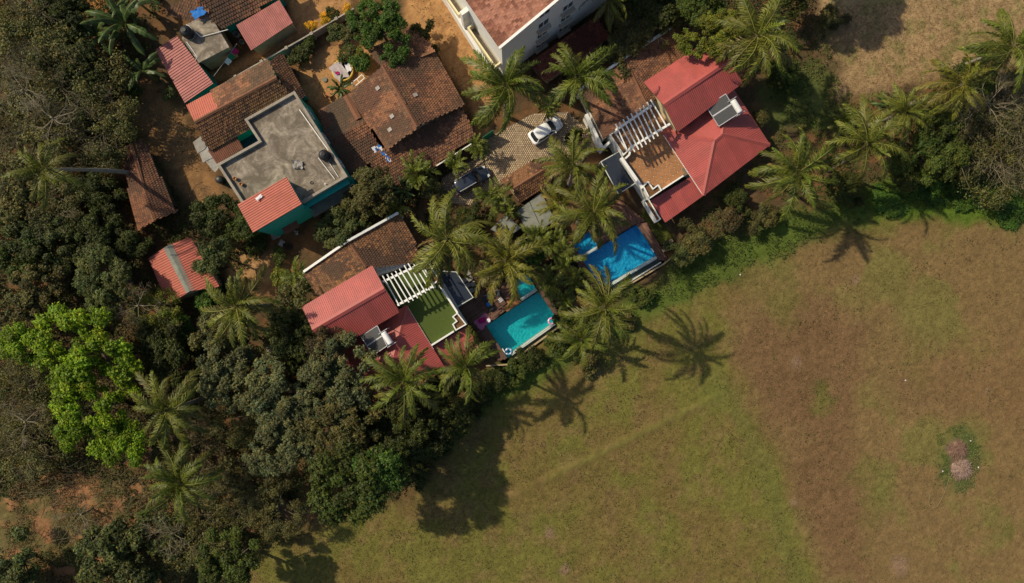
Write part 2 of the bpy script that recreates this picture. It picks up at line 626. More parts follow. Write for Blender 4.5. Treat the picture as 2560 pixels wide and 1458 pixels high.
def gcol(px, py):
    """Albedo of the ground at photo-plane position (px, py): what grows or lies there."""
    px = np.asarray(px, dtype=np.float64)
    py = np.asarray(py, dtype=np.float64)
    wx = px + (fbm(px / 60, py / 60, 3) - 0.5) * 70
    wy = py + (fbm(px / 60, py / 60, 9) - 0.5) * 70
    n1 = fbm(px / 110, py / 110, 21)
    n2 = fbm(px / 30, py / 30, 33)
    n3 = fbm(px / 9, py / 9, 41, 3)
    out = np.empty(px.shape + (3,))
    out[...] = (0.085, 0.055, 0.030)

    def lay(c, w):
        w = np.clip(w, 0, 1)[..., None]
        out[...] = out * (1 - w) + np.asarray(c) * w

    lay((0.16, 0.08, 0.036), sstep(n2, 0.48, 0.66) * 0.7)
    # dry grass and red earth in the lower left
    s = poly_sd(wx, wy, [(-400, 1130), (300, 1190), (620, 1230), (640, 1330), (560, 1480), (-400, 1800)])
    lay((0.13, 0.105, 0.04), sstep(s, -40, 40) * 0.9)
    lay((0.26, 0.130, 0.062), sstep(s, -20, 40) * sstep(n2 + (n1 - 0.5) * 0.5, 0.45, 0.60))
    # the field
    s = poly_sd(wx, wy, FIELD)
    f = sstep(s, -30, 40)
    lay((0.172, 0.130, 0.042), f)
    lay((0.148, 0.138, 0.034), f * sstep(n1, 0.42, 0.60) * 0.9)
    lay((0.195, 0.125, 0.058), f * sstep(n2, 0.5, 0.66) * 0.45)
    # right half: tan, with a reddish strip beside the old plot line
    r = poly_sd(wx, wy, [(1860, 600), (4200, 300), (4200, 2800), (2060, 2800), (2030, 1458), (1950, 1200), (1870, 990), (1790, 850)])
    lay((0.208, 0.138, 0.060), f * sstep(r, -10, 50))
    lay((0.165, 0.145, 0.045), f * sstep(r, -10, 50) * sstep(n1, 0.44, 0.60) * 0.85)
    q = poly_sd(px + (wx - px) * 0.4, py + (wy - py) * 0.4, [(1790, 840), (1900, 760), (2080, 690), (2190, 860), (2150, 1050), (2190, 1250), (2190, 1480), (2040, 1480), (1960, 1230), (1875, 1000)])
    lay((0.176, 0.103, 0.051), sstep(q, -12, 60) * 0.85)
    q = poly_sd(wx, wy, [(2010, 720), (2250, 780), (2330, 1000), (2200, 1020), (2080, 900)])
    lay((0.190, 0.115, 0.056), sstep(q, -50, 60) * 0.7)
    q = poly_sd(wx, wy, [(2250, 900), (2600, 800), (2600, 1100), (2350, 1050)])
    lay((0.20, 0.120, 0.056), sstep(q, -60, 60) * 0.6)
    for x, y, a in [(1992, 905, 16), (1372, 1332, 14), (1412, 1424, 12), (1985, 1255, 9), (2250, 1415, 26), (2470, 980, 8), (2140, 700, 12), (1490, 925, 14)]:
        dd = np.hypot(px - x, (py - y) * 0.8) + (n3 - 0.5) * 16
        lay((0.27, 0.175, 0.115), (1 - sstep(dd, a * 0.3, a * 1.2)) * 0.8)
    # green strips on the left of the plot line and along the low bank
    d = poly_sd(px + (wx - px) * 0.5, py + (wy - py) * 0.5, [(1780, 900), (1870, 990), (1965, 1240), (2035, 1470), (1960, 1470), (1900, 1250), (1820, 1060), (1740, 960)])
    lay((0.140, 0.138, 0.036), sstep(d, -12, 26) * 0.75)
    t = np.abs((px - 1380) * 0.436 + (py - 1192) * 0.9) + (n2 - 0.5) * 8
    lay((0.165, 0.150, 0.042), (1 - sstep(t, 2, 12)) * sstep(px, 1330, 1420) * (1 - sstep(px, 1700, 1790)) * 0.65)
    for x, y, a, w in [(1960, 770, 60, 0.7), (1900, 690, 55, 0.5), (2060, 1000, 36, 0.9), (2180, 1260, 60, 0.5), (2150, 1190, 40, 0.5), (2520, 1330, 30, 0.8), (1770, 990, 40, 0.5), (2300, 930, 40, 0.3)]:
        dd = np.hypot(wx - x, (wy - y) * 0.7) + (n3 - 0.5) * 30
        lay((0.135, 0.140, 0.034), (1 - sstep(dd, a * 0.2, a * 1.1)) * w * 0.8)
    dd = np.hypot((wx - 2395) * 1.25, (wy - 1150) * 0.8) + (n3 - 0.5) * 35
    lay((0.060, 0.110, 0.028), (1 - sstep(dd, 25, 85)) * 0.75)
    for x, y, a in [(2392, 1125, 34), (2402, 1172, 34)]:
        dd = np.hypot(px - x, py - y) + (n3 - 0.5) * 14
        lay((0.20, 0.125, 0.09), (1 - sstep(dd, a * 0.5, a)))
    # lush edge between the field and the hedges
    e = poly_sd(wx, wy, [(1230, 930), (1420, 830), (1560, 760), (1700, 640), (1860, 560), (2100, 500), (2300, 430), (2600, 400), (2700, 540), (2420, 525), (2200, 540),
                         (2000, 620), (1850, 690), (1640, 800), (1440, 905), (1280, 980), (1150, 1070), (1050, 1180), (980, 1150)])
    lay((0.078, 0.118, 0.020), sstep(e, -25, 25) * (0.75 + 0.25 * n2))
    e = poly_sd(wx, wy, [(2180, 470), (2300, 420), (2600, 380), (2700, 545), (2500, 560), (2330, 545), (2200, 560)])
    lay((0.088, 0.145, 0.018), sstep(e, -20, 25) * 0.9)
    # dry ground upper right
    s = poly_sd(wx, wy, [(2010, -300), (3000, -400), (3000, 120), (2560, 170), (2380, 190), (2240, 235), (2110, 250), (2070, 150), (2030, 60)])
    lay((0.29, 0.195, 0.100), sstep(s, -15, 40))
    lay((0.20, 0.165, 0.065), sstep(s, -15, 40) * sstep(n2, 0.52, 0.64) * 0.8)
    s = poly_sd(wx, wy, [(1900, 150), (2060, 140), (2110, 260), (2100, 330), (1950, 330), (1890, 250)])
    lay((0.075, 0.095, 0.026), sstep(s, -20, 30) * 0.9)  # shaded grass: the trees' shade is put into this dull green
    # bare orange yards and the lane
    for poly in ([(690, -200), (860, -200), (880, 10), (830, 50), (700, 125), (560, 205), (480, 260), (520, 180), (610, 140), (730, 70)],
                 [(735, 165), (860, 90), (960, 110), (950, 220), (870, 250), (800, 290), (755, 235)],
                 [(985, -200), (1090, -200), (1130, 0), (1235, 190), (1225, 350), (1185, 345), (1170, 250), (1060, 110), (1010, 60)]):
        s = poly_sd(px + (wx - px) * 0.3, py + (wy - py) * 0.3, poly)
        lay((0.37, 0.200, 0.085), sstep(s, -8, 14))
        lay((0.28, 0.145, 0.062), sstep(s, -8, 14) * sstep(n2, 0.5, 0.7) * 0.7)
    s = poly_sd(wx, wy, [(290, 190), (400, 210), (470, 300), (500, 380), (560, 470), (560, 540), (470, 520), (420, 430), (350, 330), (290, 260)])
    lay((0.26, 0.138, 0.060), sstep(s, -15, 25))
    lay((0.14, 0.085, 0.045), sstep(s, -15, 25) * sstep(n2, 0.48, 0.62) * 0.6)
    s = poly_sd(wx, wy, [(545, 580), (640, 600), (720, 650), (745, 720), (660, 740), (560, 690)])
    lay((0.27, 0.15, 0.065), sstep(s, -15, 20))
    lay((0.42, 0.24, 0.11), sstep(s, 5, 30) * sstep(n2, 0.45, 0.6) * 0.7)
    for x, y, a in [(200, -10, 60), (240, 20, 60), (180, 395, 60), (290, 400, 60), (90, 700, 40), (110, 680, 25), (330, 520, 50), (700, 900, 40)]:
        dd = np.hypot(wx - x, wy - y)
        lay((0.36, 0.165, 0.055), (1 - sstep(dd, a * 0.3, a)) * 0.85)
    s = poly_sd(px, py, [(1610, 520), (1668, 570), (1690, 600), (1650, 610), (1600, 540)])
    lay((0.125, 0.135, 0.026), sstep(s, -6, 8))
    n4 = fbm(px / 4.5, py / 4.5, 61, 2)
    out *= (1 - 0.14 * f)[..., None]
    out *= ((0.72 + 0.56 * n3) * (0.80 + 0.40 * n4) * (0.88 + 0.24 * n1))[..., None]
    # small grey debris of soil
    return out


def axis(lo, hi, step, far):
    a = list(np.arange(lo, hi + 1e-6, step))
    g = step
    l, h = [lo], [hi]
    while h[-1] < far:
        g *= 1.5
        h.append(h[-1] + g)
        l.append(l[-1] - g)
    return np.array(l[:0:-1] + a + h[1:])


gx = axis(-68, 68, 0.33, 1600)
gy = axis(-40, 40, 0.33, 1600)
GX, GY = np.meshgrid(gx, gy)
PXG = GX / CAM_H * FOC + 1280
PYG = 729 - GY / CAM_H * FOC
GC = gcol(PXG, PYG)
far_ = sstep(np.maximum(np.abs(GX) / 72, np.abs(GY) / 46), 1.0, 1.5)[..., None] * (poly_sd(PXG, PYG, FIELD) < 0)[..., None]
GC = GC * (1 - far_) + np.array((0.075, 0.085, 0.028)) * (0.7 + 0.6 * fbm(GX / 9, GY / 9, 77))[..., None] * far_
near = (np.abs(GX) < 70) & (np.abs(GY) < 42)
GZ = (fbm(GX / 4, GY / 4, 5) - 0.5) * 0.16 - 0.09
t_ = np.abs((PXG - 1380) * 0.436 + (PYG - 1192) * 0.9)
GZ = GZ + np.where((PXG > 1250) & (PXG < 1800), (1 - sstep(t_, 2, 14)) * 0.12, 0)
# the pool pits
PITS = [[(1268, 690), (1320, 676), (1350, 722), (1402, 803), (1268, 905), (1208, 815), (1292, 757)],
        [(1425, 600), (1475, 575), (1595, 552), (1655, 648), (1512, 742), (1442, 645)]]
for pit in PITS:
    GZ = np.where(poly_sd(PXG, PYG, pit) > -10, -2.4, GZ)
ny, nx = GX.shape
ii = np.arange((ny - 1) * nx).reshape(ny - 1, nx)[:, :-1].ravel()
gf = np.stack([ii, ii + 1, ii + nx + 1, ii + nx], 1)
gme = mesh_np('ground', np.stack([GX.ravel(), GY.ravel(), GZ.ravel()], 1), gf, smooth=True)
ga = gme.color_attributes.new('Col', 'FLOAT_COLOR', 'POINT')
gcc = np.ones((GX.size, 4), dtype=np.float32)
gcc[:, :3] = GC.reshape(-1, 3)
ga.data.foreach_set('color', gcc.ravel())
gme.materials.append(M_ground)
structure(link('ground', gme))


# ------------------------------------------------------------------ roofing helpers
def V3(p):
    """(px, py, z) -> world"""
    return P(p[0], p[1], p[2])


class Facet:
    """A planar convex roof facet: u runs along the eave, v down the slope."""

    def __init__(self, pts, down=None):
        pts = [V3(p) if not isinstance(p, Vector) else p for p in pts]
        n = Vector((0, 0, 0))
        c = sum(pts, Vector()) / len(pts)
        for i in range(len(pts)):
            n += (pts[i] - c).cross(pts[(i + 1) % len(pts)] - c)
        n.normalize()
        if n.z < 0:
            n = -n
        pts = [p - n * (p - c).dot(n) for p in pts]
        d = Vector(down) if down is not None else Vector((0, 0, -1))
        d = (d - n * d.dot(n)).normalized()
        u = n.cross(d).normalized()
        self.o, self.u, self.d, self.n, self.pts = c, u, d, n, pts
        self.uv = [((p - c).dot(u), (p - c).dot(d)) for p in pts]
        self.u0 = min(a for a, b in self.uv)
        self.u1 = max(a for a, b in self.uv)
        self.v0 = min(b for a, b in self.uv)
        self.v1 = max(b for a, b in self.uv)

    def at(self, u, v, h=0.0):
        return self.o + self.u * u + self.d * v + self.n * h

    def span(self, u):
        vs = []
        m = len(self.uv)
        for i in range(m):
            (a, b), (c, e) = self.uv[i], self.uv[(i + 1) % m]
            if (a <= u <= c) or (c <= u <= a):
                if abs(c - a) < 1e-6:
                    vs += [b, e]
                else:
                    vs.append(b + (e - b) * (u - a) / (c - a))
        if len(vs) < 2:
            return None
        return min(vs), max(vs)


def slab(f, t=0.09, drop=0.05):
    m = MB()
    k = len(f.pts)
    a = [p - f.n * drop for p in f.pts]
    b = [p - f.n * (drop + t) for p in f.pts]
    s = [(a[i] - a[i - 1]).cross(a[(i + 1) % k] - a[i]).dot(f.n) for i in range(k)]
    if sum(s) < 0:
        a.reverse()
        b.reverse()
    m.add(b + a, [tuple(range(k - 1, -1, -1)), tuple(range(k, 2 * k))] + [(i, (i + 1) % k, (i + 1) % k + k, i + k) for i in range(k)])
    return m


def sheet_roof(parent, facets, m_sheet, pitch=0.25, h=0.035, width=1.05, downs=None, m_under=None):
    """roof part (under-deck) carrying one corrugated sheet object per panel."""
    um = MB()
    fs = []
    for i, pts in enumerate(facets):
        f = Facet(pts, downs[i] if downs else None)
        fs.append(f)
        s = slab(f)
        um.add(s.v, s.f)
    roof = um.build('roof', m_under or M_under, parent)
    prof = [(0.0, 0.0), (0.30, 0.0), (0.42, 1.0), (0.72, 1.0), (0.86, 0.0)]
    for f in fs:
        n = max(1, round((f.u1 - f.u0) / width))
        w = (f.u1 - f.u0) / n
        for k in range(n):
            a = f.u0 + k * w
            b = a + w + (0.02 if k < n - 1 else 0)
            us = [a]
            c = math.floor(a / pitch) * pitch
            while c < b + pitch:
                for q, _ in prof:
                    x = c + q * pitch
                    if a + 1e-4 < x < b - 1e-4:
                        us.append(x)
                c += pitch
            us.append(b)
            vs, fcs = [], []
            for x in us:
                sp = f.span(min(max(x, f.u0 + 1e-3), f.u1 - 1e-3))
                if sp is None:
                    continue
                q = (x / pitch) % 1.0
                hh = 0.0
                for j in range(len(prof)):
                    q0, h0 = prof[j]
                    q1, h1 = prof[j + 1] if j + 1 < len(prof) else (1.0, 0.0)
                    if q0 <= q <= q1:
                        hh = h0 + (h1 - h0) * (q - q0) / (q1 - q0)
                off = hh * h + 0.003 * (k % 2)
                vs += [f.at(x, sp[0], off), f.at(x, sp[1] + 0.03, off)]
            for j in range(len(vs) // 2 - 1):
                fcs.append((2 * j, 2 * j + 1, 2 * j + 3, 2 * j + 2))
            if fcs:
                mb = MB()
                mb.add(vs, fcs)
                mb.build('roof_sheet', m_sheet, roof)
    return roof


def ridge_cap(parent, a, b, m, w=0.4, lift=0.05, drop=0.10):
    a = V3(a) if not isinstance(a, Vector) else a
    b = V3(b) if not isinstance(b, Vector) else b
    d = (b - a).normalized()
    s = d.cross(Vector((0, 0, 1))).normalized()
    up = s.cross(d)
    mb = MB()
    vs = []
    for p in (a, b):
        vs += [p - s * w / 2 + up * (lift - drop), p + up * lift + up * 0.03, p + s * w / 2 + up * (lift - drop), p - up * 0.04]
    mb.add(vs, [(0, 1, 5, 4), (1, 2, 6, 5), (2, 3, 7, 6), (3, 0, 4, 7), (0, 3, 2, 1), (4, 5, 6, 7)])
    return mb.build('ridge_cap', m, parent)


TILE_OLD = [(0.205, 0.090, 0.050), (0.165, 0.076, 0.043), (0.25, 0.112, 0.058), (0.125, 0.060, 0.037), (0.185, 0.096, 0.056)]
TILE_DARK = [(0.135, 0.065, 0.036), (0.10, 0.05, 0.030), (0.17, 0.078, 0.038), (0.075, 0.04, 0.027), (0.20, 0.095, 0.042)]
TILE_BROWN = [(0.15, 0.07, 0.036), (0.115, 0.055, 0.031), (0.19, 0.09, 0.042), (0.085, 0.045, 0.028), (0.24, 0.115, 0.05)]
TILE_RED = [(0.27, 0.112, 0.072), (0.22, 0.088, 0.056), (0.34, 0.155, 0.105), (0.18, 0.072, 0.047), (0.29, 0.13, 0.082)]
TILE_DRED = [(0.16, 0.045, 0.028), (0.13, 0.04, 0.026), (0.19, 0.055, 0.032), (0.10, 0.03, 0.02), (0.15, 0.05, 0.03)]


def tile_roof(parent, facets, pal, tw=0.25, tl=0.31, patch=1.0, moss=0.0, seed=1, downs=None):
    """roof part (boarding) with all the small tiles of the roof joined into one part."""
    um = MB()
    pal = np.array(pal)
    V, Fq, C = [], [], []
    n = 0
    for fi, pts in enumerate(facets):
        f = Facet(pts, downs[fi] if downs else None)
        s = slab(f)
        um.add(s.v, s.f)
        rows = int(math.ceil((f.v1 - f.v0) / tl))
        cols = int(math.ceil((f.u1 - f.u0) / tw))
        polyuv = [(a, b) for a, b in f.uv]
        uu, vv = np.meshgrid(f.u0 + (np.arange(cols) + 0.5) * tw, f.v0 + (np.arange(rows) + 0.5) * tl)
        uu = uu + (np.arange(rows) % 2)[:, None] * tw * 0.5
        sd = poly_sd(uu, vv, polyuv)
        ok = (sd > -tw * 0.35)
        us = uu[ok]
        vs = vv[ok]
        m = len(us)
        if m == 0:
            continue
        ju = rng.normal(0, 0.012, m)
        jh = rng.normal(0, 0.008, m) + (fbm(us * 0.5, vs * 0.5, seed + fi) - 0.5) * 0.06
        # cross-section: two raised sides, shallow trough; lower end lifted
        loc = []
        for v_ in (-0.55, 0.5):
            for u_, h_ in ((-0.5, 0.035), (-0.22, 0.0), (0.22, 0.0), (0.5, 0.04)):
                loc.append((u_ * tw, v_ * tl, h_ * 0.6 + (0.030 if v_ > 0 else 0.0)))
        loc.append((-0.5 * tw, 0.5 * tl, 0.0))
        loc.append((0.5 * tw, 0.5 * tl, 0.0))
        loc = np.array(loc)
        U = us[:, None] + ju[:, None] + loc[None, :, 0]
        W = vs[:, None] + loc[None, :, 1]
        Hh = jh[:, None] + loc[None, :, 2] + 0.01
        pts3 = (np.array(f.o)[None, None] + U[..., None] * np.array(f.u) + W[..., None] * np.array(f.d) + Hh[..., None] * np.array(f.n))
        V.append(pts3.reshape(-1, 3))
        base = n + np.arange(m)[:, None, None] * 10
        q = np.array([(0, 4, 5, 1), (1, 5, 6, 2), (2, 6, 7, 3), (4, 8, 9, 7)])
        Fq.append((base + q[None]).reshape(-1, 4))
        ci = rng.integers(0, len(pal), m)
        pn = fbm(us * 0.45 + fi * 9, vs * 0.45, seed + 50)
        ci = np.where(rng.random(m) < patch * sstep(pn, 0.5, 0.62), 3, ci)
        ci = np.where(rng.random(m) < patch * (1 - sstep(pn, 0.36, 0.45)) * 0.7, 2, ci)
        cc = pal[ci] * (0.85 + 0.3 * rng.random(m))[:, None]
        if moss > 0:
            mn = fbm(us * 0.3 + 31, vs * 0.3, seed + 80)
            w = (sstep(mn, 0.45, 0.62) * moss)[:, None]
            cc = cc * (1 - w) + np.array((0.075, 0.055, 0.035)) * w
        C.append(np.repeat(cc, 4, 0))
        n += m * 10
    roof = um.build('roof', M_under, parent)
    me = mesh_np('roof_tiles', np.concatenate(V), np.concatenate(Fq), np.concatenate(C))
    me.materials.append(M_tile)
    stuff(link('roof_tiles', me, roof))
    return roof


def inset(pts, d):
    c = sum((Vector(p[:2]) for p in pts), Vector((0, 0))) / len(pts)
    return [c + (Vector(p[:2]) - c) * max(0.1, 1 - d / max(0.2, (Vector(p[:2]) - c).length)) for p in pts]


def walls(parent, pts, z0, z1, m, ins=0.45, name='wall'):
    w = [V3(p) if not isinstance(p, Vector) else p for p in pts]
    mb = MB()
    zz = z1 if not hasattr(z1, '__len__') else list(z1)
    mb.prism(inset(w, ins) if ins else [Vector(p[:2]) for p in w], z0, zz)
    return mb.build(name, m, parent)


def window(parent, a, b, z0, z1, mframe=None, shade=False, out=None):
    """A window on a wall line a->b (2-D); outward is to the right of a->b."""
    a = Vector(a[:2])
    b = Vector(b[:2])
    d = (b - a).normalized()
    nrm = Vector((d.y, -d.x))
    m = MB()
    zc = (z0 + z1) / 2
    rot = Matrix(((d.x, nrm.x, 0), (d.y, nrm.y, 0), (0, 0, 1)))
    L = (b - a).length
    c = (a + b) / 2
    t = 0.08
    for off, sx, sz, cx, cz in ((0, L + 2 * t, t, 0, z1 + t / 2), (0, L + 2 * t, t, 0, z0 - t / 2), (0, t, z1 - z0, -L / 2 - t / 2, zc), (0, t, z1 - z0, L / 2 + t / 2, zc), (0, t * 0.6, z1 - z0, 0, zc)):
        p = c + d * cx + nrm * 0.03
        m.box((p.x, p.y, cz), (sx, 0.12, sz), rot=rot)
    w = m.build('window', mframe or M_white, parent)
    m = MB()
    p = c + nrm * 0.012
    m.box((p.x, p.y, zc), (L - 0.002, 0.03, z1 - z0 - 0.002), rot=rot)
    m.build('pane', M_window, w)
    if shade:
        m = MB()
        p = c + nrm * 0.26
        m.box((p.x, p.y, z0 - 0.42), (L + 0.35, 0.5, 0.5), rot=rot)
        m.build('sill_box', M_sill, w)
    return w


M_sill = mat('beige_sill', (0.42, 0.37, 0.30), 0.8, 0.15, 3, 0.1)


def lerp(a, b, t):
    return Vector(a) * (1 - t) + Vector(b) * t


def wall_windows(parent, pts, ins, z0, z1, edges, n=2, w=1.1, shade=False):
    """n windows on the chosen edges of an inset footprint (counter-clockwise)."""
    q = inset([V3(p) if not isinstance(p, Vector) else p for p in pts], ins) if ins else [Vector(V3(p)[:2]) for p in pts]
    area = sum(q[i].x * q[(i + 1) % len(q)].y - q[(i + 1) % len(q)].x * q[i].y for i in range(len(q)))
    for e in edges:
        a, b = q[e], q[(e + 1) % len(q)]
        if area < 0:
            a, b = b, a
        L = (b - a).length
        for k in range(n):
            c = (k + 0.5) / n
            window(parent, lerp(a, b, c - w / 2 / L), lerp(a, b, c + w / 2 / L), z0, z1, shade=shade)
# ------------------------------------------------------------------ the two red-roofed villas
def pergola(parent, tops, bots, beams, z, posts):
    mb = MB()
    pg = None
    for i, (a, b) in enumerate(beams):
        m = MB()
        m.bar(P(*a, z - 0.16), P(*b, z - 0.16), 0.24, 0.28)
        o = m.build('pergola_beam', M_white, parent)
        if i == 0:
            pg = o
    for a, b in zip(tops, bots):
        m = MB()
        m.bar(P(*a, z + 0.06), P(*b, z + 0.06), 0.13, 0.15)
        m.build('pergola_slat', M_white, parent, bevel=0.012)
    for p in posts:
        m = MB()
        q = P(*p, z - 0.3)
        m.box((q.x, q.y, (3.3 + z - 0.3) / 2), (0.26, 0.26, z - 0.3 - 3.3))
        m.build('pergola_post', M_white, parent)


def solar_heater(label, quad, z, tank, zt, rtank):
    """quad: the four corners of the collector pair in px; tank: the two ends of the tank axis in px."""
    c = [P(*q, zz) for q, zz in zip(quad, z)]
    base = sum(c, Vector()) / 4
    root = thing('solar_water_heater', label, 'solar heater', (base.x, base.y, 4.4))
    inv = Matrix.Translation(-root.location)
    X = [inv @ p for p in c]
    t0 = inv @ P(*tank[0], zt)
    t1 = inv @ P(*tank[1], zt)

    def pt(s, t):
        return X[0].lerp(X[1], s).lerp(X[3].lerp(X[2], s), t)
    n = (X[1] - X[0]).cross(X[3] - X[0]).normalized()
    if n.z < 0:
        n = -n
    for k in range(2):
        a, b = (0.0, 0.485) if k == 0 else (0.515, 1.0)
        m = MB()
        q = [pt(0, a), pt(1, a), pt(1, b), pt(0, b)]
        lo = [p - n * 0.08 for p in q]
        m.add(lo + q, [(0, 1, 2, 3)[::-1], (4, 5, 6, 7), (0, 1, 5, 4), (1, 2, 6, 5), (2, 3, 7, 6), (3, 0, 4, 7)])
        pn = m.build('collector_panel', M_panel, root)
        m = MB()
        for i in range(4):
            m.bar(q[i] + n * 0.01, q[(i + 1) % 4] + n * 0.01, 0.07, 0.05)
        m.build('panel_frame', M_alu, pn)
    m = MB()
    ax = (t1 - t0)
    L = ax.length
    m.lathe([(rtank * 0.75, 0), (rtank * 0.97, 0.05), (rtank, 0.12), (rtank, L - 0.12), (rtank * 0.97, L - 0.05), (rtank * 0.75, L)], c=t0, n=24, axis=ax.normalized())
    m.build('tank', M_tankw, root, smooth=True)
    m = MB()
    for p in (t0.lerp(t1, -0.08), t0.lerp(t1, 1.08)):
        d = Vector((X[0].x + X[3].x - X[1].x - X[2].x, X[0].y + X[3].y - X[1].y - X[2].y, 0)).normalized()
        for s in (-0.5, 0.5):
            m.bar((p.x + d.x * s, p.y + d.y * s, p.z + 0.02), (p.x + d.x * s * 1.1, p.y + d.y * s * 1.1, -1.1), 0.06, 0.06)
        m.bar(p - d * 0.55, p + d * 0.55, 0.06, 0.06)
    for s, t in ((0, 0.05), (0, 0.95)):
        q = pt(s, t)
        m.bar(q - n * 0.09, (q.x, q.y, -1.0), 0.05, 0.05)
    m.build('stand', M_alu, root)
    return root


def villa(D, label):
    root = thing('villa', label, 'villa', D['base'])
    root.location = (0, 0, 0)
    ze, zr = D['z_up']
    A, B, RL, RR, Cc, Dd = D['upper']
    # ground floor and upper floor walls
    hp = [(x, y, D['z_hip'][0]) for x, y in D['hip']]
    w = walls(root, hp, -0.3, D['z_hip'][0] - 0.12, M_white, 0.7)
    tg = D['tile']
    zt, ztr = D['z_tile']
    tp = [(*tg[0], zt), (*tg[2], zt), (*tg[3], zt), (*tg[5], zt)]
    walls(root, tp, -0.3, zt - 0.12, M_white, 0.35)
    walls(root, [(*p, 3.3) for p in D['terrace']], -0.3, 3.2, M_white, 0.02)
    up = [(*A, ze), (*B, ze), (*Dd, ze), (*Cc, ze)]
    q = inset([V3(p) for p in up], 0.5)
    rise = (zr - ze) * 0.86
    m = MB()
    mid0 = (q[0] + q[3]) / 2
    mid1 = (q[1] + q[2]) / 2
    m.prism([q[0], q[1], mid1, q[2], q[3], mid0], 2.6, [ze - 0.06, ze - 0.06, ze - 0.06 + rise, ze - 0.06, ze - 0.06, ze - 0.06 + rise])
    m.build('upper_wall', M_cream, root)
    wall_windows(root, hp, 0.7, 0.9, 2.3, (1, 2), 3)
    wall_windows(root, up, 0.5, 3.9, 5.1, (1, 2), 2)
    # roofs
    sheet_roof(root, [[(*A, ze), (*B, ze), (*RR, zr), (*RL, zr)], [(*RL, zr), (*RR, zr), (*Dd, ze), (*Cc, ze)]], M_red, pitch=0.22)
    ridge_cap(root, (*RL, zr), (*RR, zr), M_red, 0.62, 0.07, 0.13)
    h0, h1 = D['z_hip']
    T1, T2, T3, T4 = D['hip']
    a1, a2 = D['apex']
    e = [(*p, h0) for p in D['hip']]
    r1, r2 = (*a1, h1), (*a2, h1)
    sheet_roof(root, [[e[0], e[1], r1], [e[1], e[2], r2, r1], [e[2], e[3], r2], [e[3], e[0], r1, r2]], M_red, pitch=0.22)
    for p in ((e[0], r1), (e[1], r1), (e[2], r2), (e[3], r2), (r1, r2)):
        ridge_cap(root, p[0], p[1], M_red, 0.5, 0.06, 0.10)
    # the verandah roof below the terrace
    vz = D['z_ver']
    v = D['verandah']
    sheet_roof(root, [[(*v[0], vz[0]), (*v[1], vz[0]), (*v[2], vz[1]), (*v[3], vz[1])]], M_red, pitch=0.22)
    for t in (0.08, 0.5, 0.92):
        m = MB()
        p = V3((*v[3], vz[1])).lerp(V3((*v[2], vz[1])), t)
        c = sum((V3((*x, vz[1])) for x in v), Vector()) / 4
        p = p.lerp(c, 0.12)
        m.box((p.x, p.y, vz[1] / 2 - 0.1), (0.22, 0.22, vz[1] - 0.2))
        m.build('verandah_post', M_white, root)
    # gutter along the terrace side of the hip roof
    m = MB()
    g0, g1 = P(*D['gutter'][0], h0 - 0.05), P(*D['gutter'][1], h0 - 0.05)
    m.bar(g0, g1, 0.12, 0.10)
    m.build('gutter', M_pipe, root)
    # tiled gable with a white raised verge
    P1, PK, P2, Q2, RE, Q1 = tg
    tile_roof(root, [[(*P1, zt), (*PK, ztr), (*RE, ztr), (*Q1, zt)], [(*PK, ztr), (*P2, zt), (*Q2, zt), (*RE, ztr)]], D['pal'], seed=D['seed'], moss=0.35)
    ridge_cap(root, (*PK, ztr), (*RE, ztr), M_ridge, 0.36, 0.08, 0.10)
    m = MB()
    pts = [P(*P1, zt), P(*PK, ztr), P(*P2, zt)]
    out = ((pts[0] + pts[2]) / 2 - P(*RE, ztr))
    out = Vector((out.x, out.y)).normalized() * 0.12
    m.path([(p.x + out.x, p.y + out.y) for p in pts], 0.26, -0.3, [zt + 0.34, ztr + 0.34, zt + 0.34])
    m.build('verge_wall', M_white, root)
    # terrace floor
    fl = MB()
    tpoly = [P(*p, 3.3) for p in D['terrace']]
    fl.prism([x.to_2d() for x in tpoly], 3.2, 3.3)
    floor = fl.build('terrace_floor', D['floor_mat'], root)
    if D['tiled']:
        ang = D['ang']
        ux = Vector((math.cos(ang), math.sin(ang)))
        uy = Vector((-ux.y, ux.x))
        s = 0.62
        tm = None
        sm = None
        c0 = sum((x.to_2d() for x in tpoly), Vector((0, 0))) / len(tpoly)
        pp = [(x.x, x.y) for x in tpoly]
        k = 0.11
        for i in range(-9, 10):
            for j in range(-9, 10):
                c = c0 + ux * i * s + uy * j * s
                if poly_sd(np.array([c.x]), np.array([c.y]), pp)[0] < 0.28:
                    continue
                if tm is None:
                    m = MB()
                    h = s / 2 - 0.008
                    octa = [(h - k, -h), (h, -h + k), (h, h - k), (h - k, h), (-h + k, h), (-h, h - k), (-h, -h + k), (-h + k, -h)]
                    m.prism(octa, 0, 0.02)
                    o = m.build('floor_tile', M_terra, floor)
                    tm = o.data
                    m = MB()
                    m.prism([(0.075, 0), (0, 0.075), (-0.075, 0), (0, -0.075)], 0, 0.018)
                    o2 = m.build('tile_inset', M_inset, floor)
                    sm = o2.data
                else:
                    o = link('floor_tile', tm, floor)
                    o2 = link('tile_inset', sm, floor)
                o.location = (c.x, c.y, 3.303)
                o.rotation_euler = (0, 0, ang)
                c2 = c + ux * s / 2 + uy * s / 2
                o2.location = (c2.x, c2.y, 3.303)
                o2.rotation_euler = (0, 0, ang)
    for pts, t, z1 in D['parapets']:
        m = MB()
        m.path([P(*p, z1) for p in pts], t, 3.2, z1)
        m.build('parapet', M_white, root, bevel=0.015)
    for pts, t, z0, z1 in D['planters']:
        m = MB()
        w2 = [P(*p, z1) for p in pts]
        m.path(w2, t, z0, z1, closed=True)
        pl = m.build('planter', M_white, root, bevel=0.012)
        m = MB()
        m.prism([Vector(p[:2]) for p in w2], z0 + 0.02, z1 - 0.22)
        m.build('planter_soil', M_soil, pl)
    pergola(root, D['slats'][0], D['slats'][1], D['beams'], D['z_perg'], D['posts'])
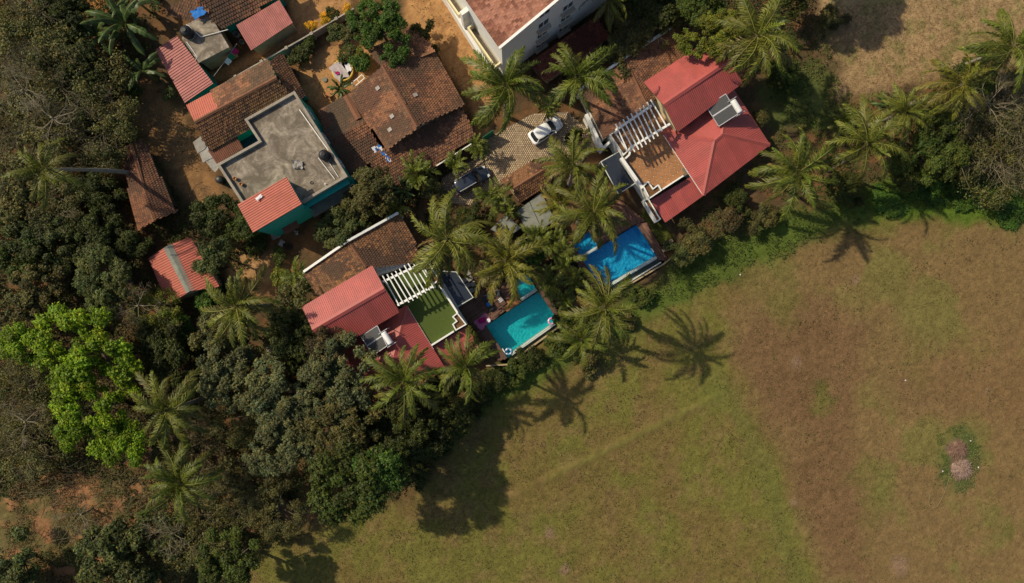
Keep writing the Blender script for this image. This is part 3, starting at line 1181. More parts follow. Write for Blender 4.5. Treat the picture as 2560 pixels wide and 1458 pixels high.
    # glass canopy beside the terrace
    g = [P(*p, D['z_can']) for p in D['canopy']]
    m = MB()
    m.prism([x.to_2d() for x in inset(g, 0.03) ] if False else [Vector(x[:2]) for x in g], D['z_can'] - 0.03, D['z_can'])
    cn = m.build('glass_canopy', M_glassd, root)
    m = MB()
    m.path([Vector(x[:2]) for x in g], 0.10, D['z_can'] - 0.06, D['z_can'] + 0.03, closed=True)
    m.build('canopy_frame', M_weir, cn)
    for x in g:
        m = MB()
        m.box((x.x, x.y, D['z_can'] / 2 - 0.2), (0.1, 0.1, D['z_can'] - 0.16 + 0.0))
        m.build('canopy_post', M_weir, root)
    return root


def z6(x, y):
    return (1480 + x / 2.8, 60 + y / 2.8)


def z1(x, y):
    return (700 + x / 3.166, 500 + y / 3.166)


VR = dict(base=(0, 0, 0), seed=5, pal=TILE_OLD,
          upper=[(1609, 206), (1778, 98), (1658, 262), (1824, 149), (1694, 330), (1855, 208)], z_up=(5.6, 7.1),
          hip=[(1655, 331), (1759, 489), (1925, 362), (1821, 205)], apex=[(1787, 351), (1806, 335)], z_hip=(3.5, 5.2),
          verandah=[z6(410, 1235), z6(705, 1062), z6(782, 1198), z6(512, 1390)], z_ver=(3.0, 2.5), gutter=[z6(492, 765), z6(776, 1196)],
          tile=[(1450, 228), (1563, 148), (1680, 72), (1752, 190), (1618, 262), (1508, 348)], z_tile=(3.5, 5.0),
          terrace=[z6(120, 775), z6(430, 500), z6(550, 705), z6(675, 1050), z6(400, 1222)], floor_mat=M_grout, tiled=True, ang=R(36.5),
          parapets=[([z6(205, 935), z6(355, 1150)], 0.36, 4.15), ([z6(490, 1160), z6(640, 1062)], 0.16, 4.0),
                    ([z6(235, 940), z6(262, 915), z6(270, 880)], 0.2, 4.1)],
          planters=[([z6(128, 775), z6(160, 755), z6(248, 890), z6(222, 915)], 0.14, 3.2, 4.1),
                    ([z6(360, 1135), z6(393, 1105), z6(428, 1155), z6(463, 1128), z6(487, 1163), z6(403, 1220)], 0.14, 3.2, 4.25),
                    ([z6(365, 1235), z6(395, 1225), z6(478, 1365), z6(455, 1382)], 0.12, 1.2, 2.7)],
          slats=([z6(*p) for p in [(165, 700), (190, 688), (218, 668), (245, 647), (272, 626), (303, 606), (332, 589), (358, 571), (384, 548), (410, 530)]],
                 [z6(*p) for p in [(248, 888), (300, 897), (327, 881), (353, 864), (381, 845), (408, 826), (435, 806), (463, 787), (490, 752), (524, 722)]]),
          beams=[(z6(165, 745), z6(415, 575)), (z6(268, 868), z6(545, 700))], z_perg=5.9, posts=[z6(180, 740), z6(278, 862)],
          canopy=[z6(62, 965), z6(190, 893), z6(312, 1108), z6(185, 1192)], z_can=2.8)
VL = dict(base=(0, 0, 0), seed=8, pal=TILE_BROWN,
          upper=[(755, 768), (931, 664), (781, 825), (961, 721), (823, 883), (999, 780)], z_up=(5.6, 7.1),
          hip=[(1016, 764), (1114, 923), (934, 1030), (836, 870)], apex=[(984, 892), (964, 905)], z_hip=(3.5, 5.2),
          verandah=[z1(1205, 1165), z1(1482, 1000), z1(1580, 1185), z1(1312, 1342)], z_ver=(3.0, 2.5), gutter=[z1(1002, 838), z1(1215, 1185)],
          tile=[(762, 682), (873, 605), (998, 535), (1058, 652), (915, 668), (800, 742)], z_tile=(3.5, 5.0),
          terrace=[z1(815, 645), z1(1110, 492), z1(1270, 665), z1(1475, 990), z1(1200, 1155), z1(1000, 838), z1(940, 850)], floor_mat=M_turf, tiled=False, ang=R(30.7),
          parapets=[([z1(1262, 672), z1(1405, 895)], 0.22, 4.1), ([z1(1375, 1040), z1(1200, 1150)], 0.2, 4.0)],
          planters=[([z1(1115, 502), z1(1162, 476), z1(1262, 632), z1(1216, 662)], 0.14, 3.2, 4.1),
                    ([z1(1368, 925), z1(1403, 898), z1(1472, 985), z1(1392, 1030), z1(1368, 985), z1(1400, 960)], 0.14, 3.2, 4.25)],
          slats=([z1(*p) for p in [(812, 600), (847, 588), (882, 580), (913, 563), (945, 545), (983, 517), (1014, 502), (1045, 485), (1078, 470)]],
                 [z1(*p) for p in [(945, 838), (978, 820), (1022, 812), (1056, 797), (1090, 778), (1120, 755), (1155, 738), (1186, 716), (1217, 699)]]),
          beams=[(z1(815, 648), z1(1112, 508)), (z1(930, 832), z1(1212, 682))], z_perg=5.9, posts=[z1(1100, 520), z1(1205, 690)],
          canopy=[z1(1235, 560), z1(1395, 570), z1(1528, 772), z1(1405, 845)], z_can=2.8)
villa_r = villa(VR, 'villa with red metal roofs, white pergola and terracotta tiled terrace near the blue pool')
villa_l = villa(VL, 'villa with red metal roofs, white pergola and green turf terrace near the turquoise pool')
m = MB()
m.path([P(1466, 285, 2.4), P(1505, 368, 2.4)], 0.35, -0.3, 2.4)
m.path([P(1505, 372, 2.4), P(1528, 352, 2.4)], 0.3, -0.3, 2.35)
m.build('porch_wall', M_white, villa_r)
solar_heater('solar water heater with two dark panels on the red roof beside the tiled terrace', [z6(800, 580), z6(935, 490), z6(1022, 630), z6(887, 717)], (5.3, 5.9, 5.9, 5.3), [z6(985, 535), z6(1038, 620)], 6.0, 0.33)
solar_heater('solar water heater with two dark panels on the red roof beside the turf terrace', [z1(640, 1080), z1(770, 995), z1(848, 1155), z1(737, 1230)], (5.3, 5.9, 5.9, 5.3), [z1(818, 1048), z1(878, 1140)], 6.0, 0.33)

# ------------------------------------------------------------------ the old tiled house in the middle


def z4(x, y):
    return (760 + x / 3.308, y / 3.308)


oh = thing('tiled_house', 'old house with large weathered clay tile gable roof between the sandy yard and the lane', 'house')
main = [(*z4(610, 545), 3.4), (*z4(1085, 445), 3.4), (*z4(1320, 870), 3.4), (*z4(700, 1235), 3.4), (*z4(365, 780), 3.4)]
walls(oh, main, -0.3, 3.2, M_tanwall, 0.5)
m = MB()
ga_, gb_, gr_ = P(*z4(705, 1225), 3.6), P(*z4(1310, 875), 3.4), P(*z4(930, 1030), 5.2)
off = (P(*z4(655, 540), 5.2) - gr_).normalized() * 0.5
m.add([ga_ + off, gb_ + off, gr_ + off - Vector((0, 0, 0.1)), ga_ + off * 1.4, gb_ + off * 1.4, gr_ + off * 1.4 - Vector((0, 0, 0.1))], [(0, 1, 2), (5, 4, 3), (0, 3, 4, 1), (1, 4, 5, 2), (2, 5, 3, 0)])
m.build('gable_wall', M_tanwall, oh)
F1 = [(*z4(650, 545), 5.2), (*z4(935, 1050), 5.2), (*z4(690, 1240), 3.6), (*z4(362, 778), 3.6)]
F2 = [(*z4(655, 540), 5.2), (*z4(1090, 440), 3.4), (*z4(1332, 872), 3.4), (*z4(935, 1047), 5.2)]
tile_roof(oh, [F1, F2], TILE_OLD, seed=12, moss=0.45)
ridge_cap(oh, (*z4(648, 540), 5.2), (*z4(937, 1050), 5.2), M_ridge, 0.4, 0.1, 0.1)
tile_roof(oh, [[(*z4(540, 430), 2.9), (*z4(905, 217), 2.9), (*z4(1088, 432), 3.9), (*z4(640, 548), 3.9)]], TILE_OLD, seed=14, moss=0.5)
tile_roof(oh, [[(*z4(540, 1292), 3.15), (*z4(1300, 888), 3.15), (*z4(1412, 1118), 2.3), (*z4(1088, 1365), 2.3), (*z4(640, 1575), 2.3)]], TILE_OLD, seed=16, moss=0.3)
tile_roof(oh, [[(*z4(180, 1175), 3.3), (*z4(510, 1005), 3.3), (*z4(650, 1290), 2.6), (*z4(330, 1470), 2.6)]], TILE_OLD, seed=18, moss=0.4)
tile_roof(oh, [[(*z4(135, 915), 2.6), (*z4(348, 790), 2.6), (*z4(510, 1005), 3.3), (*z4(185, 1170), 3.3)]], TILE_OLD, seed=19, moss=0.85)
ridge_cap(oh, (*z4(348, 790), 3.0), (*z4(452, 985), 3.35), M_ridge, 0.75, 0.1, 0.1)
walls(oh, [(*z4(150, 930), 2.6), (*z4(400, 800), 2.6), (*z4(640, 1270), 2.6), (*z4(340, 1440), 2.6)], -0.3, 2.45, M_tanwall, 0.4)
walls(oh, [(*z4(640, 1230), 2.4), (*z4(1300, 900), 2.4), (*z4(1390, 1090), 2.4), (*z4(750, 1450), 2.4)], -0.3, 2.2, M_tanwall, 0.7)
walls(oh, [(*z4(560, 440), 2.9), (*z4(900, 235), 2.9), (*z4(1060, 420), 2.9), (*z4(650, 530), 2.9)], -0.3, 2.7, M_tanwall, 0.5)
m = MB()
m.bar(P(*z4(1095, 1372), 2.35), P(*z4(1385, 1190), 2.35), 0.12, 0.10)
m.build('gutter', M_pipe, oh)


M_sky = mat('skylight_glass', (0.33, 0.29, 0.26), 0.3, 0.15, 4, 0.0)


def skylight(fpts, x, y):
    f = Facet(fpts)
    p = P(*z4(x, y), 4.4)
    # drop the point onto the facet along the view line
    c = Vector((0, 0, CAM_H))
    d = p - c
    p = c + d * ((f.o - c).dot(f.n) / d.dot(f.n))
    m = MB()
    m.box((0, 0, 0), (0.42, 0.5, 0.04), rot=Matrix((f.u, f.d, f.n)).transposed())
    o = m.build('skylight_tile', M_sky, oh)
    o.location = p + f.n * 0.1


for x, y in ((612, 730), (730, 962), (712, 1072)):
    skylight(F1, x, y)
skylight(F2, 920, 787)
for (a, b, mt, lb) in (((573, 1215), (640, 1335), M_whitec, 'long white and blue cloth laid on the tile roof, nearer the flat concrete roof'),
                       ((612, 1205), (715, 1340), M_blue, 'long blue patterned cloth laid on the tile roof beside the white cloth')):
    m = MB()
    pa, pb = P(*z4(*a), 3.22), P(*z4(*b), 2.75)
    d = pb - pa
    s = d.cross(Vector((0, 0, 1))).normalized()
    vs = []
    for i in range(9):
        for j in (-0.5, -0.15, 0.2, 0.5):
            vs.append(pa + d * (i / 8) + s * j * 0.42 * (1 + 0.3 * math.sin(i * 2.1 + j)) + Vector((0, 0, 0.10 + 0.05 * math.sin(i * 1.7 + j * 5))))
    fcs = [(i * 4 + j, i * 4 + j + 1, i * 4 + j + 5, i * 4 + j + 4) for i in range(8) for j in range(3)]
    m.add(vs, fcs)
    for k in range(len(fcs)):
        m.mi[k] = random.choice((0, 0, 1))
    tag(m.build('drying_cloth', [mt, M_blue if mt is M_whitec else M_whitec], smooth=True), lb, 'cloth')

# ------------------------------------------------------------------ the teal house with the flat concrete roof


def z3(x, y):
    return (440 + x / 3.31, 180 + y / 3.31)


th = thing('flat_roof_house', 'two-storey teal house with a stained flat concrete roof and low parapet', 'house')
FR = [z3(985, 178), z3(1412, 866), z3(1030, 1090), z3(560, 1080), z3(362, 772), z3(705, 580), z3(590, 402)]
fw = [P(*p, 5.9).to_2d() for p in FR]
ccw = fw[::-1]
m = MB()
m.prism(ccw, -0.3, 5.55)
m.build('wall', M_teal, th)
m = MB()
m.prism(ccw, 5.552, 5.8)
m.build('roof_slab', M_conc, th)
m = MB()
m.path(ccw, 0.28, 5.70, 6.25, closed=True)
m.build('parapet', M_concl, th)
# sun shades along the south-east side
m = MB()
a, b = P(*z3(1045, 1100), 5.1), P(*z3(1420, 885), 5.1)
s = Vector(((b - a).y, -(b - a).x, 0)).normalized()
m.add([a, b, b + s * 0.6, a + s * 0.6, a + Vector((0, 0, .12)), b + Vector((0, 0, .12)), b + s * 0.6 + Vector((0, 0, .12)), a + s * 0.6 + Vector((0, 0, .12))],
      [(0, 1, 2, 3), (7, 6, 5, 4), (0, 4, 5, 1), (1, 5, 6, 2), (2, 6, 7, 3), (3, 7, 4, 0)])
m.build('sunshade', M_teal, th)
a, b = P(*z3(1090, 1110), 2.6), P(*z3(1430, 915), 2.6)
m = MB()
m.add([a, b, b + s * 1.5, a + s * 1.5, a + Vector((0, 0, .12)), b + Vector((0, 0, .12)), b + s * 1.5 + Vector((0, 0, .12)), a + s * 1.5 + Vector((0, 0, .12))],
      [(0, 1, 2, 3), (7, 6, 5, 4), (0, 4, 5, 1), (1, 5, 6, 2), (2, 6, 7, 3), (3, 7, 4, 0)])
m.build('porch_slab', M_slate, th)
for t in (0.2, 0.55, 0.85):
    p0, p1 = P(*z3(1030, 1090), 5.9).to_2d(), P(*z3(1412, 866), 5.9).to_2d()
    c = p0.lerp(p1, t)
    d = (p1 - p0).normalized()
    window(th, c - d * 0.5, c + d * 0.5, 3.4, 4.7)
    window(th, c - d * 0.5, c + d * 0.5, 0.6, 1.9)
for t in (0.2, 0.5, 0.8):
    p0, p1 = P(*z3(1412, 866), 5.9).to_2d(), P(*z3(985, 178), 5.9).to_2d()
    c = p0.lerp(p1, t)
    d = (p1 - p0).normalized()
    window(th, c - d * 0.5, c + d * 0.5, 3.4, 4.7)
# stair room
SR = [z3(510, 1097), z3(912, 868), z3(1042, 1094), z3(640, 1330)]
sr = [P(*p, 7.7) for p in SR]
walls(th, sr, -0.3, 7.5, M_teal, 0.28, 'stair_wall')
sheet_roof(th, [[(*SR[0], 7.6), (*SR[1], 8.0), (*SR[2], 8.0), (*SR[3], 7.6)]], M_orange, pitch=0.25, h=0.05)
m = MB()
a = P(*z3(870, 1300), 2.4)
m.box((a.x + 1.0, a.y + 0.35, 2.4), (1.9, 1.2, 0.12), R(30))
m.build('door_canopy', M_rust, th)
m = MB()
q = P(*z3(840, 1120), 7.9)
m.box((0, 0, 0), (0.5, 0.9, 0.06))
cl = []


def crumple(name, label, cat, px, py, z, sx, sy, mat_, rz=0.0, amp=0.08, seed=1, group=None):
    """A crumpled sheet of cloth or plastic."""
    r = random.Random(seed)
    m = MB()
    nx_, ny_ = 9, 7
    vs = []
    for j in range(ny_):
        for i in range(nx_):
            x = (i / (nx_ - 1) - 0.5) * sx
            y = (j / (ny_ - 1) - 0.5) * sy
            e = 1 + 0.18 * math.sin(i * 1.3 + seed) * math.cos(j * 1.9 + seed)
            vs.append((x * e + r.uniform(-.03, .03) * sx, y * e + r.uniform(-.03, .03) * sy, 0.05 + abs(r.gauss(0, amp))))
    m.add(vs, [(j * nx_ + i, j * nx_ + i + 1, (j + 1) * nx_ + i + 1, (j + 1) * nx_ + i) for j in range(ny_ - 1) for i in range(nx_ - 1)])
    o = m.build(name, mat_, smooth=True)
    o.location = P(px, py, z)
    o.rotation_euler = (0, 0, rz)
    return tag(o, label, cat, group)


crumple('cloth', 'small white cloth lying on the orange-red roof of the stair room', 'cloth', *z3(688, 1040), 7.92, 0.75, 0.35, M_whitec, R(40), 0.04, 3)
crumple('rubbish_heap', 'heap of pale plastic rubbish on the flat concrete roof', 'rubbish', *z3(1010, 770), 5.8, 1.1, 0.9, M_debris, 0, 0.13, 5)


def water_tank(label, px, py, z, r, h, group=None):
    t = thing('water_tank', label, 'water tank', P(px, py, z + h) - Vector((0, 0, h)), 0, group)
    m = MB()
    prof = [(r * 0.96, 0)]
    for k in range(5):
        a = 0.06 + k * (h * 0.66 / 5)
        prof += [(r, a), (r, a + h * 0.09), (r * 0.96, a + h * 0.11)]
    prof += [(r * 0.95, h * 0.74), (r * 0.75, h * 0.86), (r * 0.42, h * 0.93)]
    m.lathe(prof, n=26)
    m.build('drum', M_black, t, smooth=True)
    m = MB()
    m.lathe([(r * 0.40, h * 0.93), (r * 0.40, h * 0.98), (r * 0.33, h)], n=20)
    m.build('lid', M_black, t)
    m = MB()
    m.lathe([(r * 1.05, -0.10), (r * 1.05, 0.0)], n=26)
    m.build('base', M_concl, t)
    return t


water_tank('black water tank on the flat concrete roof of the teal house', *z3(1215, 680), 5.9, 0.58, 1.15)


def pole(label, a, b, r, mat_, name='pipe', cat='pipe'):
    m = MB()
    pts = [V3(p) for p in ([a] + ([b] if not isinstance(b, list) else b))]
    m.tube(pts, [r] * len(pts), 6)
    return tag(m.build(name, mat_, smooth=False), label, cat)


pole('long white pole lying beside the parapet of the flat concrete roof', (*z3(1022, 312), 5.9), (*z3(1262, 650), 5.9), 0.06, M_pipe, 'pole', 'pole')
pole('white pipe running from the black tank over the flat concrete roof', (*z3(1178, 710), 5.9), (*z3(1315, 888), 5.9), 0.045, M_pipe)
pole('thin white pipe with a cross piece beside the tank on the flat concrete roof', (*z3(1262, 745), 5.9), [(*z3(1300, 800), 5.9), (*z3(1345, 872), 5.9)], 0.035, M_pipe)
for (x, y, lb) in ((495, 885, 'brown clay pot on the flat concrete roof, farther from the stair room'), (545, 932, 'brown clay pot with pale rim on the flat concrete roof, nearer the stair room')):
    m = MB()
    m.lathe([(0.10, 0), (0.17, 0.10), (0.2, 0.28), (0.22, 0.33), (0.16, 0.33), (0.14, 0.2)], c=P(*z3(x, y), 5.82), n=14)
    tag(m.build('clay_pot', M_chair, smooth=True), lb, 'pot')
m = MB()
c = P(*z3(1123, 916), 5.84)
m.tube([c + Vector((0.15 * math.cos(a * .5236), 0.15 * math.sin(a * .5236), 0)) for a in range(13)], [0.03] * 13, 6)
tag(m.build('rubber_ring', M_tyre), 'small dark ring lying on the flat concrete roof', 'ring')
m = MB()
m.lathe([(0.09, 0), (0.09, 0.3), (0.05, 0.33)], c=P(*z3(1240, 930), 5.8), n=12)
tag(m.build('vent_pipe', M_pipe), 'short white capped vent by the corner of the flat concrete roof', 'vent')

# ------------------------------------------------------------------ tiled house behind it and its sheds


def z2(x, y):
    return (340 + x / 3.83, y / 3.83)


bh = thing('tiled_cottage', 'long cottage with dark tile gable roof against the flat concrete roof', 'house')
zr_, ze_ = 4.5, 3.3
NW = [(*z2(480, 1010), ze_), (*z2(1280, 580), ze_), (*z2(1345, 745), zr_), (*z2(562, 1170), zr_)]
SE = [(*z2(565, 1170), zr_), (*z2(1345, 748), zr_), (*z2(1530, 990), 3.1), (*z2(700, 1440), 3.1)]


def sub(q, s0, s1, t0=0.0, t1=1.0):
    a, b, c, d = [Vector(x) for x in q]

    def f(s, t):
        return tuple(a.lerp(b, s).lerp(d.lerp(c, s), t))
    return [f(s0, t0), f(s1, t0), f(s1, t1), f(s0, t1)]


sheet_roof(bh, [sub(NW, 0, 0.30)], M_orange, pitch=0.25, h=0.04)
tile_roof(bh, [sub(NW, 0.305, 1.0)], TILE_OLD, tw=0.3, tl=0.4, seed=22, moss=0.7)
tile_roof(bh, [SE], TILE_DARK, seed=24)
ridge_cap(bh, NW[3], NW[2], M_ridge, 0.4, 0.1, 0.1)
walls(bh, [NW[0], NW[1], SE[2], SE[3]], -0.3, 3.0, M_teal, 0.45)
tile_roof(bh, [[(*z2(1285, 572), 3.7), (*z2(1398, 520), 2.7), (*z2(1620, 912), 2.7), (*z2(1500, 985), 3.7)]], TILE_DARK, seed=26, moss=0.3)
walls(bh, [(*z2(1290, 590), 2.7), (*z2(1385, 545), 2.7), (*z2(1590, 900), 2.7), (*z2(1480, 960), 2.7)], -0.3, 2.55, M_teal, 0.2)
sheet_roof(bh, [[(*z2(690, 1440), 2.9), (*z2(965, 1310), 2.9), (*z2(1030, 1420), 2.5), (*z2(770, 1570), 2.5)]], M_rust, pitch=0.22, h=0.04)
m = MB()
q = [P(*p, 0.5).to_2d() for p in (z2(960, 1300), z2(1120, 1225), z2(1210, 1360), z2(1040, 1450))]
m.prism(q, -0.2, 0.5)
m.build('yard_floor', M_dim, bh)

# pink sheet shed
ps = thing('sheet_shed', 'long shed with faded pink corrugated roof and teal wall beside the banana plants', 'shed')
q = [(*z2(190, 480), 2.7), (*z2(392, 342), 3.0), (*z2(742, 800), 3.0), (*z2(470, 985), 2.7)]
sheet_roof(ps, [q], M_pink, pitch=0.3, h=0.06, width=1.1, downs=[P(*z2(190, 480), 2.7) - P(*z2(392, 342), 3.0)])
walls(ps, q, -0.3, 2.55, M_teal, 0.35)

# small flat-roofed room with the tank
fr = thing('flat_roof_room', 'small flat concrete roofed room with tan wall beside the faded pink shed', 'outbuilding')
q = [P(*p, 3.2).to_2d() for p in (z2(482, 232), z2(700, 128), z2(892, 452), z2(600, 602), z2(440, 372))]
m = MB()
m.prism(inset([(*p, 0) for p in q], 0.22), -0.3, 3.0)
m.build('wall', M_tanwall, fr)
m = MB()
m.prism(q, 3.002, 3.2)
m.build('roof_slab', M_conc, fr)
water_tank('black water tank at the corner of the small flat roof by the pink shed', *z2(455, 283), 3.3, 0.66, 1.35)
pole('white pipe bent over the small concrete roof beside the pink shed', (*z2(480, 240), 3.32), [(*z2(500, 245), 3.32), (*z2(622, 355), 3.32), (*z2(880, 285), 3.35)], 0.05, M_pipe)
pole('short white pipe hanging down the edge of the small concrete roof', (*z2(485, 400), 3.25), [(*z2(535, 470), 3.25), (*z2(588, 550), 3.22), (*z2(572, 572), 3.2)], 0.04, M_pipe)

# house at the top edge with the patched tile roof
tp = thing('patched_tile_house', 'house with patched brown tile roof at the top edge beside the red porch', 'house')
q = [(*z2(700, 120), 3.3), (*z2(800, 292), 2.9), (*z2(975, 238), 2.9), (*z2(1300, -20), 2.9), (*z2(1240, -200), 4.6), (*z2(560, -140), 4.6)]
tile_roof(tp, [[(*z2(520, -60), 4.4), (*z2(1190, -330), 4.4), (*z2(1420, -60), 2.9), (*z2(800, 292), 2.9)], [(*z2(300, 110), 3.0), (*z2(520, -60), 4.4), (*z2(700, 130), 3.55), (*z2(520, 215), 3.0)]], TILE_OLD, tw=0.3, tl=0.38, seed=31, moss=0.55)
walls(tp, [(*z2(540, -40), 3), (*z2(1190, -300), 3), (*z2(1390, -60), 3), (*z2(810, 260), 3)], -0.3, 2.7, M_teal, 0.35)
crumple('tarpaulin', 'bright blue tarpaulin patch on the brown tile roof near the small tank', 'tarpaulin', *z2(602, 122), 3.75, 1.5, 1.0, M_blue, R(30), 0.06, 7)

# red porch
rp = thing('sheet_roof_room', 'room with pinkish red corrugated roof and tan wall by the compound wall', 'outbuilding')
q = [(*z2(960, 242), 3.0), (*z2(1372, 0), 3.0), (*z2(1502, 215), 2.7), (*z2(1100, 482), 2.7)]
sheet_roof(rp, [q], M_pink, pitch=0.22, h=0.04)
walls(rp, q, -0.3, 2.6, M_tanwall, 0.3)
for (x, y, r, h, lb) in ((980, 345, 0.35, 0.8, 'grey drum standing against the red sheet roofed room'), (1022, 412, 0.28, 0.5, 'small grey bucket standing against the red sheet roofed room'), (862, 1410, 0, 0, '')):
    if r:
        m = MB()
        m.lathe([(r * 0.85, 0), (r, 0.1), (r, h), (r * 0.9, h), (r * 0.85, 0.2)], c=P(*z2(x, y), 0), n=18)
        tag(m.build('drum', M_slate, smooth=True), lb, 'drum')
# washing line
wlr = thing('washing_line', 'washing line with red and white clothes across the small sandy yard', 'washing line')
a, b = P(*z2(965, 420), 2.2), P(*z2(735, 740), 2.2)
m = MB()
m.tube([a, (a + b) / 2 - Vector((0, 0, .12)), b], [0.012] * 3, 5)
m.build('line', M_pipe, wlr)
for t, mt in ((0.10, M_magenta), (0.26, M_green), (0.40, M_whitec)):
    p = a.lerp(b, t)
    d = (b - a).normalized()
    s = Vector((-d.y, d.x, 0))
    m = MB()
    vs = []
    for i in range(4):
        for sd, zz in ((0.28, -0.75), (0.1, -0.3), (0.0, 0.0), (-0.1, -0.3), (-0.22, -0.6)):
            vs.append(p + d * (i * 0.22) + s * sd * (1 + 0.2 * math.sin(i * 2)) + Vector((0, 0, zz - 0.05)))
    m.add(vs, [(i * 5 + k, i * 5 + k + 1, i * 5 + k + 6, i * 5 + k + 5) for i in range(3) for k in range(4)])
    m.build('garment', mt, wlr, smooth=True)
for p in (a, b):
    m = MB()
    m.box((p.x, p.y, 1.0), (0.08, 0.08, 2.5))
    m.build('post', M_bark, wlr)

# compound wall
cwall = thing('compound_wall', 'low concrete compound wall with square pillars across the sandy yards', 'wall')
m = MB()
m.path([P(552, 213, 1.4), P(620, 173, 1.4), P(760, 94, 1.4), P(884, 21, 1.4)], 0.16, -0.2, 1.4)
m.build('wall', M_concl, cwall)
for x, y in ((588, 191), (653, 153), (715, 119), (778, 83), (840, 46)):
    m = MB()
    p = P(x, y, 1.6)
    m.box((p.x, p.y, 0.75), (0.34, 0.34, 1.7), R(30))
    m.build('pillar', M_concl, cwall)

# grey tin lean-to
tl_ = thing('tin_lean_to', 'lean-to of overlapping grey tin sheets at the end of the dark tiled cottage', 'shed')
for k, (q) in enumerate(([(482, 356), (504, 339), (517, 362), (513, 372), (494, 384)], [(494, 372), (522, 362), (533, 394), (523, 398), (507, 407)], [(508, 397), (530, 390), (549, 417), (538, 431), (530, 424)])):
    m = MB()
    vs = [P(*p, 2.1 - 0.05 * k) for p in q]
    m.prism([v.to_2d() for v in vs], 2.06 - 0.06 * k, 2.10 - 0.06 * k)
    m.build('tin_sheet', M_tin, tl_)
for x, y in ((490, 352), (515, 348), (520, 405), (543, 410)):
    m = MB()
    p = P(x, y, 2)
    m.box((p.x, p.y, 0.95), (0.08, 0.08, 2.1))
    m.build('post', M_bark, tl_)
m = MB()
m.lathe([(0.4, 0), (0.46, 0.1), (0.46, 0.95), (0.42, 1.0)], c=P(556, 452, 0), n=20)
tag(m.build('barrel', M_black, smooth=True), 'black barrel at the foot of the teal wall below the flat roof', 'barrel')

# ------------------------------------------------------------------ sheds at the left
TILE_SHED_SHADED = [(0.17, 0.072, 0.040), (0.14, 0.06, 0.034), (0.20, 0.085, 0.042), (0.11, 0.048, 0.028), (0.18, 0.075, 0.04)]  # tree shade over the shed is put into these darker tile tones
ts = thing('tiled_shed', 'brown tiled shed under the trees, colour darkened for their shade, crossed by a pale palm trunk', 'shed')
tile_roof(ts, [[(300, 372, 2.4), (328, 360, 3.0), (385, 552, 3.0), (345, 573, 2.4)], [(328, 360, 3.0), (356, 352, 2.4), (440, 527, 2.4), (385, 552, 3.0)]], TILE_SHED_SHADED, seed=41, moss=0.3)
ridge_cap(ts, (327, 360, 3.0), (386, 554, 3.0), M_ridge, 0.4, 0.1, 0.1)
walls(ts, [(300, 372, 2.4), (356, 352, 2.4), (440, 527, 2.4), (345, 573, 2.4)], -0.3, 2.3, M_under, 1.1)
rs = thing('red_sheet_shed', 'shed with red corrugated roof and grey cement ridge among the trees', 'shed')
sheet_roof(rs, [[(372, 645, 2.5), (420, 614, 3.1), (476, 728, 3.1), (420, 762, 2.5)], [(420, 614, 3.1), (476, 594, 2.5), (548, 717, 2.5), (476, 728, 3.1)]], M_orange, pitch=0.28, h=0.05)
walls(rs, [(372, 645, 2.5), (476, 594, 2.5), (545, 717, 2.5), (420, 762, 2.5)], -0.3, 2.4, M_tanwall, 0.5)
m = MB()
for f_, w_ in ((0, 1.0),):
    a, b = P(418, 615, 3.16), P(474, 729, 3.16)
    d = (b - a).normalized()
    s = Vector((-d.y, d.x, 0))
    vs = []
    for p in (a, b):
        vs += [p - s * 0.55 - Vector((0, 0, .14)), p + Vector((0, 0, .05)), p + s * 0.55 - Vector((0, 0, .14)), p - Vector((0, 0, .2))]
    m.add(vs, [(0, 1, 5, 4), (1, 2, 6, 5), (2, 3, 7, 6), (3, 0, 4, 7), (0, 3, 2, 1), (4, 5, 6, 7)])
m.build('cement_ridge', M_slate, rs)

# ------------------------------------------------------------------ the white apartment building


def z5(x, y):
    return (1080 + x / 3.467, y / 3.467)


wb = thing('apartment_building', 'tall white apartment building with red tile roof at the top edge', 'building')
E1 = P(*z5(580, 416), 10.6)
R1 = P(*z5(1320, -200), 13.5)
dirn = (P(*z5(290, 0), 10.6) - E1)
dirn.z = 0
dirn.normalize()
E0 = E1 + dirn * 22
R0 = R1 + dirn * 22
perp = (R1 - E1)
perp.z = 0
E2 = E1 + perp * 2
E3 = E2 + dirn * 22
tile_roof(wb, [[E0, E1, R1, R0], [R0, R1, Vector((E2.x, E2.y, 10.6)), Vector((E3.x, E3.y, 10.6))]], TILE_RED, tw=0.34, tl=0.36, seed=51, patch=1.0)
q0 = E1 + dirn * 0.25 + perp.normalized() * 0.5
q1 = E2 + dirn * 0.25 - perp.normalized() * 0.5
q2 = q1 + dirn * 21.5
q3 = q0 + dirn * 21.5
mid0 = (q0 + q1) / 2
mid1 = (q2 + q3) / 2
m = MB()
m.prism([x.to_2d() for x in (q0, mid0, q1, q2, mid1, q3)], -0.3, [10.55, 13.25, 10.55, 10.55, 13.25, 10.55])
m.build('wall', M_white, wb)
m = MB()
for a, b in ((E1, R1), (R1, Vector((E2.x, E2.y, 10.6)))):
    off = -dirn * 0.06 + Vector((0, 0, 0.03))
    m.bar(a + off, b + off, 0.28, 0.22)
m.build('verge', M_white, wb)
wd = (q1 - q0).normalized()
for t in (0.273, 0.435):
    for zf in (1.6, 4.55, 7.5):
        c = Vector(q0).lerp(q1, t)
        hw = 0.65
        window(wb, c - wd * hw, c + wd * hw, zf - 0.3, zf + 1.1, shade=True)
for t in (0.273, 0.435):
    c = Vector(q0).lerp(q1, t)
    window(wb, c - wd * 0.65, c + wd * 0.65, 10.15, 11.2)
